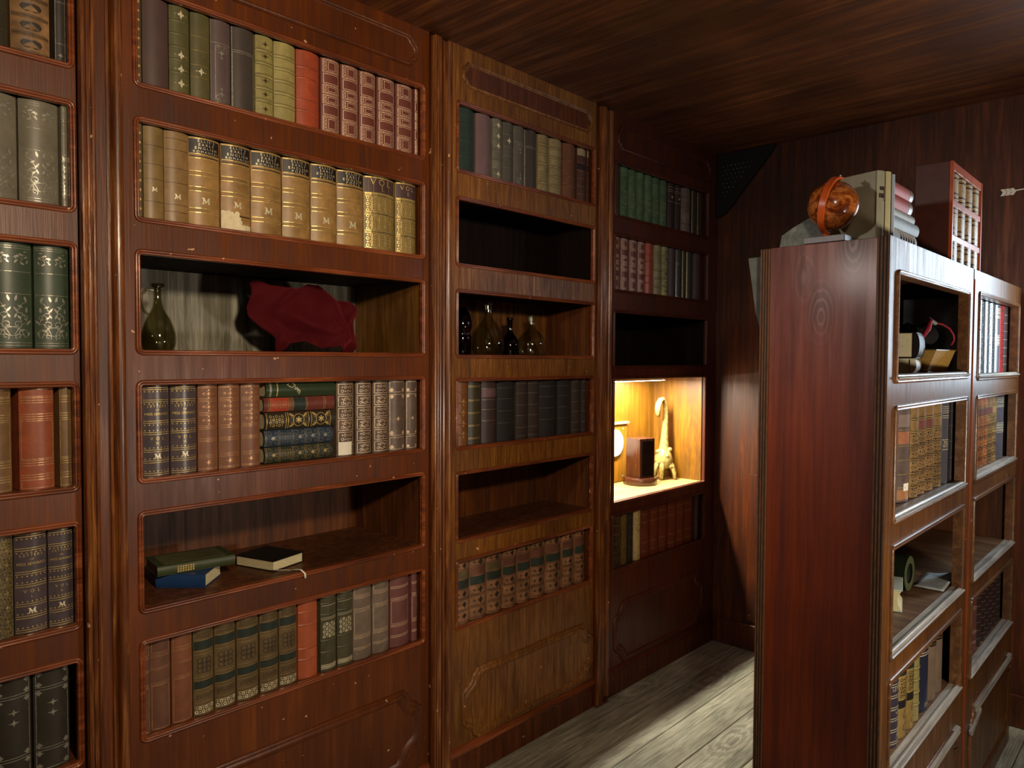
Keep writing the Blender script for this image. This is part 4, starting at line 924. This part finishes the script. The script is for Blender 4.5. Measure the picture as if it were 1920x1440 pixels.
ZB = ZT + .0003
def stacked(label, lk, y0, L, th, d, x=-.602, rz=0):
    global ZB
    t = lying(label, lk, y0, L, ZB, th, d, x, rz, 'stack of books on top of the bookcase'); ZB += th; return t
LG = lambda col, **k: dict(col=col, wear=.15, rough=.6, spec=.3, **k)
stacked('Thin dull red book at the bottom of the stack beside the albums', LG('8c4440'), 2.062, .215, .024, .11)
stacked('White book with ribbed spine second from the bottom of the stack', LG('d8d2c8', bands=even(6, .3, .98), bt=.005), 2.06, .242, .040, .125, -.598)
stacked('Pale blue-grey book in the middle of the stack', LG('a9b6bc'), 2.064, .25, .033, .125, -.596)
stacked('Light grey worn book under the two red books', LG('aeb0aa'), 2.062, .235, .022, .12, -.603)
stacked('Salmon-red book with grey tail band under the topmost book', LG('b4564c', labels=[(-.97, .97, .84, .98, leather('8c8884', .2))]), 2.06, .21, .036, .115)
stacked('Topmost salmon-red book with grey tail band on the stack', LG('bc6258', labels=[(-.97, .97, .86, .98, leather('8c8884', .2))]), 2.062, .212, .033, .115)

# orange-red box front with rows of miniature spines
bx = thing('decorative_book_box', 'red-brown box with three rows of miniature cream book spines on top of bookcase', 'box', (-.56, 2.50, ZT))
BOXR = plain('box_brown', '4c2418', .45, var=.15); BOXO = plain('box_orange', 'b04c20', .42, var=.18); CREAMS = plain('mini_cream', 'b89c74', .5, var=.35, scale=120)
G().box(-.098, -.006, 0, .392, 0, .31, .001).obj('body', BOXR, bx, 0)
for a, b, c, d in ((0, .012, 0, .31), (.38, .392, 0, .31)): G().box(-.006, .004, a, b, c, d, .001).obj('frame_stile', BOXO, bx, 0)
for c, d in ((0, .01), (.076, .094), (.18, .198), (.284, .31)): G().box(-.006, .002, .012, .38, c, d, .001).obj('frame_rail', BOXO, bx, 0)
for j, (c, d) in enumerate(((.011, .0755), (.0945, .1795), (.1985, .2835))):
    for q in range(4):
        y0 = .02 + q * .0915
        g = G(); n = 6; poly = [(-.006 + .010 * math.sin(math.pi * i / n), y0 + .034 - .034 * math.cos(math.pi * i / n)) for i in range(n + 1)]
        o = g.prism(poly, 2, c, d).obj('miniature_spine', CREAMS, bx, 40)
        t_ = G()
        for z in (c + .006, c + .02, d - .006, d - .02):
            t_.prism([(a + .0006, b) for a, b in poly], 2, z - .002, z + .002)
        t_.obj('dark_band', leather('4a2a1c', .3), o, 40)['kind'] = 'stuff'

# white arrow on the back wall
ar = thing('wall_arrow', 'white ornamental arrow hanging on the reddish back wall', 'arrow', (-.62, YB - .002, 2.19))
WHT = plain('white_enamel', 'e8e6de', .4, var=.04)
G().tube([(.0, -.008, 0), (.46, -.008, .03)], .0028, 8).obj('shaft', WHT, ar, 40)
for q in range(3):
    for s in (-1, 1):
        x = .002 + q * .016
        G().prism([(x, s * .001), (x + .013, s * .001 + .0008), (x + .004, s * .014), (x - .009, s * .013)][::s], 1, -.010, -.005).obj('fletching', WHT, ar, 0)
G().prism([(.455, .016), (.5, .0326), (.455, .046), (.463, .031)], 1, -.011, -.005).obj('arrowhead', WHT, ar, 0)

# black triangular grille in the upper corner
gr = thing('corner_grille', 'black perforated triangular panel in the ceiling corner above the corner bookcase', 'panel', (-1.885, YB - .004, ZC))
BLK = plain('black_panel', '0c0c0a', .45, var=.2)
G().prism([(0, -.004), (.31, -.004), (.28, -.05), (.05, -.31), (0, -.33)], 1, -.022, -.002).obj('panel_board', BLK, gr, 0)
STUD = plain('dull_stud', '5a5c54', .3, .6, var=.1)
sg = [(.035 + .022 * i + (j % 2) * .011, -.07 - .022 * j) for i in range(8) for j in range(8) if .035 + .022 * i + .022 * j < .2]
for a, b in sg: G().lathe([(0, 0), (.0035, 0), (.003, .002), (0, .003)], 8).obj('stud', STUD, gr, 40, (a, -.022, b)).rotation_euler = (math.pi / 2, 0, 0)

# ------------------------------------------------------------------ glass
GLASS = glass('clear_glass', 'eef0e4', .06); GLASSG = glass('smoky_glass', 'd8d6c2', .06); GLASSB = glass('brown_glass', '9a5a34', .06)
def bottle(name, label, prof, loc, mat, wall=.003, cat='bottle', group=None, seg=32):
    t = thing(name, label, cat, loc, 0, group)
    inner = [(max(r - wall, .0004), z + (wall if i == 0 else 0)) for i, (r, z) in enumerate(prof)]
    P = [(0, 0)] + prof + [(prof[-1][0] - wall * .5, prof[-1][1] + wall * .4)] + inner[::-1] + [(0, inner[0][1])]
    G().lathe(P, seg).obj('glass_body', mat, t, 60)
    return t
def prof(pts, n=5):
    out = []
    for i in range(len(pts) - 1):
        p0, p1, p2, p3 = pts[max(i - 1, 0)], pts[i], pts[i + 1], pts[min(i + 2, len(pts) - 1)]
        for k in range(n):
            t = k / n
            out.append(tuple(max(.001 if a == 0 else 0, .5 * (2 * p1[a] + (p2[a] - p0[a]) * t + (2 * p0[a] - 5 * p1[a] + 4 * p2[a] - p3[a]) * t * t + (3 * p1[a] - p0[a] - 3 * p2[a] + p3[a]) * t ** 3)) for a in (0, 1)))
    return out + [pts[-1]]
zj = R2[3][0] + .0108
jug = bottle('glass_jug', 'smoky glass jug with a loop handle at the left end of the open shelf', prof([(.036, .0), (.044, .02), (.043, .05), (.031, .085), (.016, .112), (.0105, .14), (.0105, .168)]) + [(.017, .17), (.0175, .18)], (-2.06, .802, zj), GLASSG, cat='jug')
hp = [(0, -.0095, .163), (0, -.027, .165), (0, -.041, .15), (0, -.044, .125), (0, -.036, .105), (0, -.0245, .096)]
G().tube([tuple(q) for q in hp], [.0035, .0042, .0042, .0042, .004, .004], 10).obj('handle', GLASSG, jug, 60)
GB = 'glass bottles on the middle shelf'
zb = R3[3][0] + .0108
bottle('glass_bottle', 'large round clear glass bottle with a narrow neck on the middle shelf', prof([(.052, 0), (.064, .022), (.064, .055), (.046, .105), (.022, .14), (.0165, .165), (.0165, .195)]) + [(.022, .197), (.021, .207)], (-2.03, 2.03, zb), GLASS, group=GB)
bottle('glass_bottle', 'small dark brown bottle between the two clear glass bottles', prof([(.034, 0), (.038, .02), (.037, .05), (.024, .075), (.0125, .095), (.0115, .14)]) + [(.013, .142), (.013, .15)], (-2.02, 2.142, zb), GLASSB, group=GB)
bottle('glass_bottle', 'cut-glass bottle with fluted shoulders right of the brown bottle', prof([(.052, 0), (.06, .01), (.061, .055), (.045, .085), (.024, .105), (.0155, .125), (.0155, .16)]) + [(.018, .161), (.018, .166)], (-2.02, 2.272, zb), GLASS, group=GB, seg=12)
bottle('glass_bottle', 'dim glass bottle half hidden by the pilaster at the left end of the shelf', prof([(.03, 0), (.034, .015), (.034, .065), (.03, .08), (.036, .11), (.03, .15), (.014, .175)]) + [(.016, .178)], (-2.03, 1.893, zb), GLASSB, group=GB)

# ------------------------------------------------------------------ red velvet cloth
def curve_at(P, t):
    L = [0]
    for a, b in zip(P[:-1], P[1:]): L.append(L[-1] + math.dist(a, b))
    s = t * L[-1]
    for i in range(len(P) - 1):
        if s <= L[i + 1] + 1e-9:
            k = (s - L[i]) / (L[i + 1] - L[i]); return tuple(P[i][a] + (P[i + 1][a] - P[i][a]) * k for a in (0, 1))
    return P[-1]
top = [(1.075, 1.736), (1.12, 1.72), (1.165, 1.715), (1.22, 1.713), (1.262, 1.733), (1.318, 1.735), (1.345, 1.71), (1.36, 1.69), (1.415, 1.686)]
lef = [(1.075, 1.736), (1.07, 1.69), (1.062, 1.65), (1.07, 1.625), (1.106, 1.59), (1.155, 1.561), (1.172, 1.505)]
rig = [(1.415, 1.686), (1.447, 1.66), (1.46, 1.6), (1.46, 1.566), (1.455, 1.535), (1.42, 1.505)]
bot = [(1.172, 1.505), (1.195, 1.545), (1.24, 1.555), (1.285, 1.53), (1.32, 1.54), (1.34, 1.505), (1.38, 1.515), (1.42, 1.505)]
NU, NV = 56, 44; cv = []
for j in range(NV + 1):
    for i in range(NU + 1):
        s, t = i / NU, j / NV
        c = []
        T, B_, L_, R_ = curve_at(top, s), curve_at(bot, s), curve_at(lef, t), curve_at(rig, t)
        for a in (0, 1):
            c.append((1 - t) * T[a] + t * B_[a] + (1 - s) * L_[a] + s * R_[a] - ((1 - s) * (1 - t) * top[0][a] + s * (1 - t) * top[-1][a] + (1 - s) * t * bot[0][a] + s * t * bot[-1][a]))
        bul = math.sin(math.pi * min(1, s * 1.02)) * (.35 + .65 * t)
        fold = .026 * math.sin(7 * s + 3.2 * t + 1.2 * math.sin(4 * t)) + .016 * math.sin(15 * s - 8 * t) * t + .007 * math.sin(26 * s + 11 * t)
        ros = math.exp(-((s - .62) ** 2 + (t - .68) ** 2) / .018); fold += ros * (.022 + .01 * math.sin(40 * s + 5) * math.sin(34 * t))
        fold -= .05 * math.exp(-((s - .22) ** 2 / .02 + (t - .88) ** 2 / .03)); fold -= .04 * math.exp(-((s - .86 - .1 * (t - .5)) ** 2 / .003 + (t - .5) ** 2 / .03))
        cv.append((-2.09 + .10 * bul + fold, c[0], max(c[1], zj + .0032) - zj))
cf = [(j * (NU + 1) + i, j * (NU + 1) + i + 1, (j + 1) * (NU + 1) + i + 1, (j + 1) * (NU + 1) + i) for j in range(NV) for i in range(NU)]
mt, nt, b = nodes('red_velvet'); b.inputs['Base Color'].default_value = (*srgb('48080e'), 1); b.inputs['Roughness'].default_value = .85
b.inputs['Sheen Weight'].default_value = .3; b.inputs['Sheen Tint'].default_value = (*srgb('d04050'), 1); b.inputs['Specular IOR Level'].default_value = .15
vec, _ = coords(nt, (1, 1, 1)); bump(nt, b, noise(nt, vec, 90, 4, .7), .35, .002)
cl = tag(G().add(cv, cf).obj('velvet_cloth', mt, None, 180, (0, 0, zj)), 'crumpled red velvet cloth heaped on the open shelf right of the jug', 'cloth')
sol = cl.modifiers.new('thickness', 'SOLIDIFY'); sol.thickness = .004; sol.offset = 0

# ------------------------------------------------------------------ books lying in the fifth row
zf = R2[1][0] + .0108
def flat_book(label, loc, rz, L, d, th, col, paper, extra=None, group='books lying on the open shelf'):
    """lies on its back cover; spine along local +X side, heads along +Y."""
    t = thing('book', label, 'book', loc, rz, group)
    c = leather(col, .15, .4)
    G().box(0, d, 0, L, 0, .0028, .0008).obj('back_cover', c, t, 0)
    G().box(0, d, 0, L, th - .0028, th, .0008).obj('front_cover', c, t, 0)
    n = 8; pr = [(d - .003 + .006 * math.sin(math.pi * i / n), th / 2 - th / 2 * math.cos(math.pi * i / n)) for i in range(n + 1)] + [(d - .005, th - .003), (d - .005, .003)]
    G().prism(pr, 1, .0, L).obj('spine', c, t, 40)
    pr = [(d - .006, .0029), (d - .006, th - .0029)] + [(.005 + .004 * math.sin(math.pi * i / 6), th - .0029 - (th - .0058) * i / 6) for i in range(7)]
    G().prism(pr, 1, .003, L - .003).obj('page_block', paper, t, 30)
    return t
flat_book('blue book lying under the green book at the left end of the shelf', (-2.131, .872, zf), math.radians(-45), .13, .128, .037, '1c3a64', PAPER)
bk = flat_book('dark green book with a gilt panel lying on the blue book', (-2.140, .79, zf + .0372), math.radians(-7), .205, .128, .027, '3a4226', PAPERY)
g = G()
for q in range(7):
    for r_ in range(3): g.box(.1312 , .1322, .05 + q * .0065, .0545 + q * .0065, .005 + r_ * .006, .0095 + r_ * .006)
o = g.obj('gilt_title', GOLD, bk, 0); o['kind'] = 'stuff'
G().box(.012, .116, .02, .185, .0268, .0276, .0003).obj('cover_panel', leather('5c5a3a', .35), bk, 0)
t = thing('book', 'black book with white pages and a hanging ribbon, right of the green book', 'book', (-1.955, 1.078, zf), math.radians(16.5), 'books lying on the open shelf')
BKC = leather('15150f', .15, .4)
G().box(-.150, .003, -.003, .122, 0, .003, .0008).obj('back_cover', BKC, t, 0)
G().box(-.150, .003, -.003, .122, .029, .032, .0008).obj('front_cover', BKC, t, 0)
G().box(-.146, -.0005, 0, .118, .003, .029).obj('page_block', PAPER, t, 0)
G().box(-.150, .0, .119, .124, .002, .030, .002).obj('spine', BKC, t, 0)
RIB = [(-.004, -.001, .004), (.012, .006, .0035), (.03, .016, .004), (.046, .02, .0045), (.060, .024, .0075), (.076, .030, .0075), (.0875, .034, -.003), (.0885, .035, -.017)]
g = G(); vs = []
for x, y, z in RIB: vs += [(x - .001, y - .0028, z + .0012), (x + .001, y + .0028, z + .0012)]
g.add(vs, [(2 * i, 2 * i + 1, 2 * i + 3, 2 * i + 2) for i in range(len(RIB) - 1)])
rb = g.obj('ribbon', WHITE, t, 60); sm = rb.modifiers.new('t', 'SOLIDIFY'); sm.thickness = .0008

# ------------------------------------------------------------------ lit niche
zn = R4[1][0] + .0108
lp = thing('niche_lamp', 'slim lamp bar under the top of the lit niche', 'lamp', (-2.06, 2.70, R4[1][1] - .0025))
G().box(-.028, .028, 0, .64, -.026, 0, .003).obj('housing', WHT, lp, 0)
G().box(-.022, .022,   .01, .63, -.0272, -.0262).obj('diffuser', emit('niche_lamp_glow', 'fff4dc', 270), lp, 0)
pq = thing('wall_plaque', 'round white disc on a wooden board at the back of the lit niche', 'plaque', (-2.1995, 3.0, zn))
G().box(0, .012, -.13, .215, .002, .30, .002).obj('board', NICHE, pq, 0)
G().box(0, .02, -.13, .225, .30, .312, .002).obj('board_cap', wood('pale_cap', 'b09058', 'd0b478', 'e0cc98', 'y', .4), pq, 0)
G().lathe([(0, 0), (.068, 0), (.07, .004), (.066, .009), (0, .012)], 36).obj('white_disc', plain('white_glazed', 'f4f0e4', .3, var=.02, bumpy=0), pq, 40, (.012, .105, .205)).rotation_euler = (0, math.pi / 2, 0)
for y, z in ((.18, .275), (.18, .03), (-.1, .275), (-.1, .03)): G().lathe([(0, .0025), (.004, .002), (.005, 0)], 10).obj('screw', SILVERG, pq, 40, (.012, y, z)).rotation_euler = (0, math.pi / 2, 0)
tb = thing('trophy_stand', 'dark brown square column on a round wooden base in the niche', 'stand', (-2.085, 3.185, zn), math.radians(-12))
BRN = wood('dark_stand_wood', '2c140c', '42200f', '54301c', 'z', .3, 1, .1, coat=.3)
G().lathe([(0, 0), (.084, 0), (.086, .004), (.086, .03), (.082, .037), (.0, .037)], 40).obj('round_base', BRN, tb, 40)
G().box(-.05, .05, -.052, .052, .037, .236, .002).obj('column', BRN, tb, 0)
G().box(.0505, .053, -.04, .04, .045, .225, .001).obj('glossy_plate', plain('black_gloss', '120c0a', .08, var=0, bumpy=0), tb, 0)
IVORY = plain('ivory_glaze', 'a8985a', .3, var=.45, scale=70, bumpy=.6, coat=.3)
fg = thing('figurine', 'ivory figurine with a tall hooked neck on root-like legs', 'figurine', (-2.085, 3.40, zn))
npth = [(0, .014, .12), (0, .012, .17), (0, .014, .22), (0, .019, .28), (0, .022, .33), (0, .021, .375), (0, .012, .408), (0, -.008, .424), (0, -.030, .420), (0, -.046, .402), (0, -.053, .378), (0, -.052, .352), (0, -.046, .333)]
G().tube(npth, [.034, .026, .0195, .0165, .0145, .013, .0125, .0125, .0135, .0155, .016, .0125, .005], 14).obj('neck', IVORY, fg, 80)
bd = G(); n = 14
bd.lathe([(.001, .055), (.028, .058), (.045, .075), (.05, .1), (.044, .125), (.034, .15), (.02, .165), (.001, .17)], 18, (0, .008, 0)); bd.obj('body', IVORY, fg, 80)
for q in range(9):
    a = q * 2.4; z = .07 + .011 * q; r = .044 - .0013 * q
    G().lathe([(.0005, -.013), (.009, -.008), (.013, 0), (.009, .008), (.0005, .013)], 10).obj('knob', IVORY, fg, 80, (r * math.cos(a), .008 + r * math.sin(a), z))
for a, l in ((-1.9, .062), (-1.2, .055), (.2, .06), (1.2, .062), (2.1, .058), (3.1, .05), (-2.7, .058)):
    ca, sa = math.cos(a), math.sin(a)
    G().tube([(ca * .025, .008 + sa * .025, .095), (ca * .045, .008 + sa * .045, .075), (ca * l, .008 + sa * l, .04), (ca * l * 1.02, .008 + sa * l * 1.02, .014), (ca * (l + .006), .008 + sa * (l + .006), .0045)], [.016, .014, .011, .010, .006], 10).obj('leg', IVORY, fg, 80)

# ------------------------------------------------------------------ things inside the near freestanding unit
za = U1[3][0] + .0152
def pages_book(label, loc, rz, wx, ly, th, cover, group=None, name='book'):
    """lies flat; page ends face -Y, spine towards +X."""
    t = thing(name, label, 'book', loc, rz, group); c = leather(cover, .15, .35)
    G().box(-wx, 0, 0, ly, 0, .003, .0008).obj('back_cover', c, t, 0)
    G().box(-wx, 0, 0, ly, th - .003, th, .0008).obj('front_cover', c, t, 0)
    G().box(-wx + .003, -.009, .003, ly - .003, .003, th - .003).obj('page_block', PAPER, t, 0)
    n = 8; pr = [(-.004 + .012 * math.sin(math.pi * i / n), th / 2 - th / 2 * math.cos(math.pi * i / n)) for i in range(n + 1)] + [(-.008, th - .003), (-.008, .003)]
    G().prism(pr, 1, 0, ly).obj('spine', c, t, 40)
    return t
GA = 'books lying on the top shelf of the near freestanding unit'
pages_book('lower pale-paged book lying under the thick black book', (-.590, 2.262, za + .0004), math.radians(9), .17, .15, .04, 'cfc7a8', GA)
pages_book('thick cream-paged black book lying on top of its shelf pile', (-.579, 2.246, za + .0408), math.radians(9), .18, .155, .072, '191616', GA)
t = thing('book', 'yellowed old book lying behind the cream-paged pile', 'book', (-.602, 2.415, za + .0004), math.radians(-8), GA)
YEL = plain('yellowed_pages', 'b08a42', .7, var=.2, scale=50, stretch=(1, 1, 10))
G().prism([(-.09, .003), (.008, .003), (.032, .064), (-.09, .064)], 1, .003, .142).obj('page_block', YEL, t, 0)
G().box(-.095, .012, 0, .145, 0, .003).obj('back_cover', leather('5a4020', .3), t, 0)
G().prism([(-.095, .064), (.034, .064), (.034, .067), (-.095, .067)], 1, 0, .145).obj('front_cover', leather('7a5c2c', .3), t, 0)
pc = thing('cloth_pouch', 'black cloth pouch with red piping behind the cream-paged pile', 'pouch', (-.645, 2.492, za + .068))
PC = plain('black_felt', '100c0c', .9, var=.2, scale=80); RP = plain('red_piping', '9c2434', .5, var=.2)
pv = []; NU, NV = 20, 10
for j in range(NV + 1):
    for i in range(NU):
        th = 2 * math.pi * i / NU; ph = j / NV
        r = math.sin(math.pi * (.12 + .83 * (1 - ph))) ** .7
        rx = .056 * r * (1 + .1 * math.sin(3 * th)); ry = .072 * r * (1 + .06 * math.sin(2 * th + 1)); z = .075 * ph + .008 * math.sin(2 * th) * ph
        pv.append((rx * math.cos(th), ry * math.sin(th), z))
G().add(pv, [(j * NU + i, j * NU + (i + 1) % NU, (j + 1) * NU + (i + 1) % NU, (j + 1) * NU + i) for j in range(NV) for i in range(NU)] + [tuple(range(NU - 1, -1, -1)), tuple(NV * NU + i for i in range(NU))]).obj('bag', PC, pc, 80)
G().tube([(.04, -.085, .035), (.05, -.07, .06), (.052, -.05, .085), (.046, -.04, .092)], [.006, .008, .007, .003], 8).obj('red_tab', RP, pc, 60)
G().tube([(.044, -.036, .094), (.05, -.018, .084), (.054, -.004, .078)], [.003, .005, .006], 8).obj('grey_toggle', plain('grey_cord', '8c9088', .6), pc, 60)
G().tube([(.054, -.002, .08), (.066, .03, .076), (.078, .058, .064), (.085, .074, .046), (.086, .08, .03), (.08, .07, .014)], .0032, 8).obj('red_piping', RP, pc, 60)
zc = U1[1][0] + .0152
GC = 'things on the third shelf of the near freestanding unit'
t = thing('book', 'cream book lying with its hollow page edge outwards on the lower open shelf', 'book', (-.590, 2.210, zc + .0004), math.radians(15), GC)
CRB = leather('cfd6c4', .1, .5)
G().box(-.15, 0, 0, .14, 0, .0035, .001).obj('back_cover', CRB, t, 0)
G().box(-.15, 0, 0, .14, .0585, .062, .001).obj('front_cover', CRB, t, 0)
n = 10; pr = [(-.148, .0584), (-.148, .0036)] + [(-.002 - .011 * math.sin(math.pi * i / n), .0036 + .0548 * i / n) for i in range(n + 1)]
G().prism(pr, 1, .003, .137).obj('page_block', plain('cream_pages', 'd8cf9c', .7, var=.08, scale=60, stretch=(1, 1, 14)), t, 30)
dr = thing('leather_roll', 'dark green rolled leather lying behind the cream book', 'roll', (-.688, 2.425, zc + .0006), 0, GC)
DG = leather('1c2418', .3, .3)
G().tube([(-.08, 0, .056), (.055, 0, .056)], .054, 24).obj('roll_body', DG, dr, 40)
G().lathe([(.035, 0), (.050, .001), (.052, .004), (.03, .004)], 24).obj('rim_band', leather('5a6240', .3), dr, 40, (.0545, 0, .056)).rotation_euler = (0, math.pi / 2, 0)
NS = 9; pv = []
for i in range(NS):
    for j in range(NS):
        u, v = i / (NS - 1), j / (NS - 1); pv.append((u * .085, v * .17, .0014 + .02 * u ** 2 * v + .006 * v * v))
ps = tag(G().add(pv, [(i * NS + j, (i + 1) * NS + j, (i + 1) * NS + j + 1, i * NS + j + 1) for i in range(NS - 1) for j in range(NS - 1)]).obj('paper_sheet', plain('blue_paper', 'b4bcbc', .6, var=.25, scale=25), None, 80, (0, 0, 0)), 'loose curling pale paper sheet on the lower open shelf', 'paper', GC)
ps.location = (-.640, 2.50, zc); sm = ps.modifiers.new('t', 'SOLIDIFY'); sm.thickness = .0006
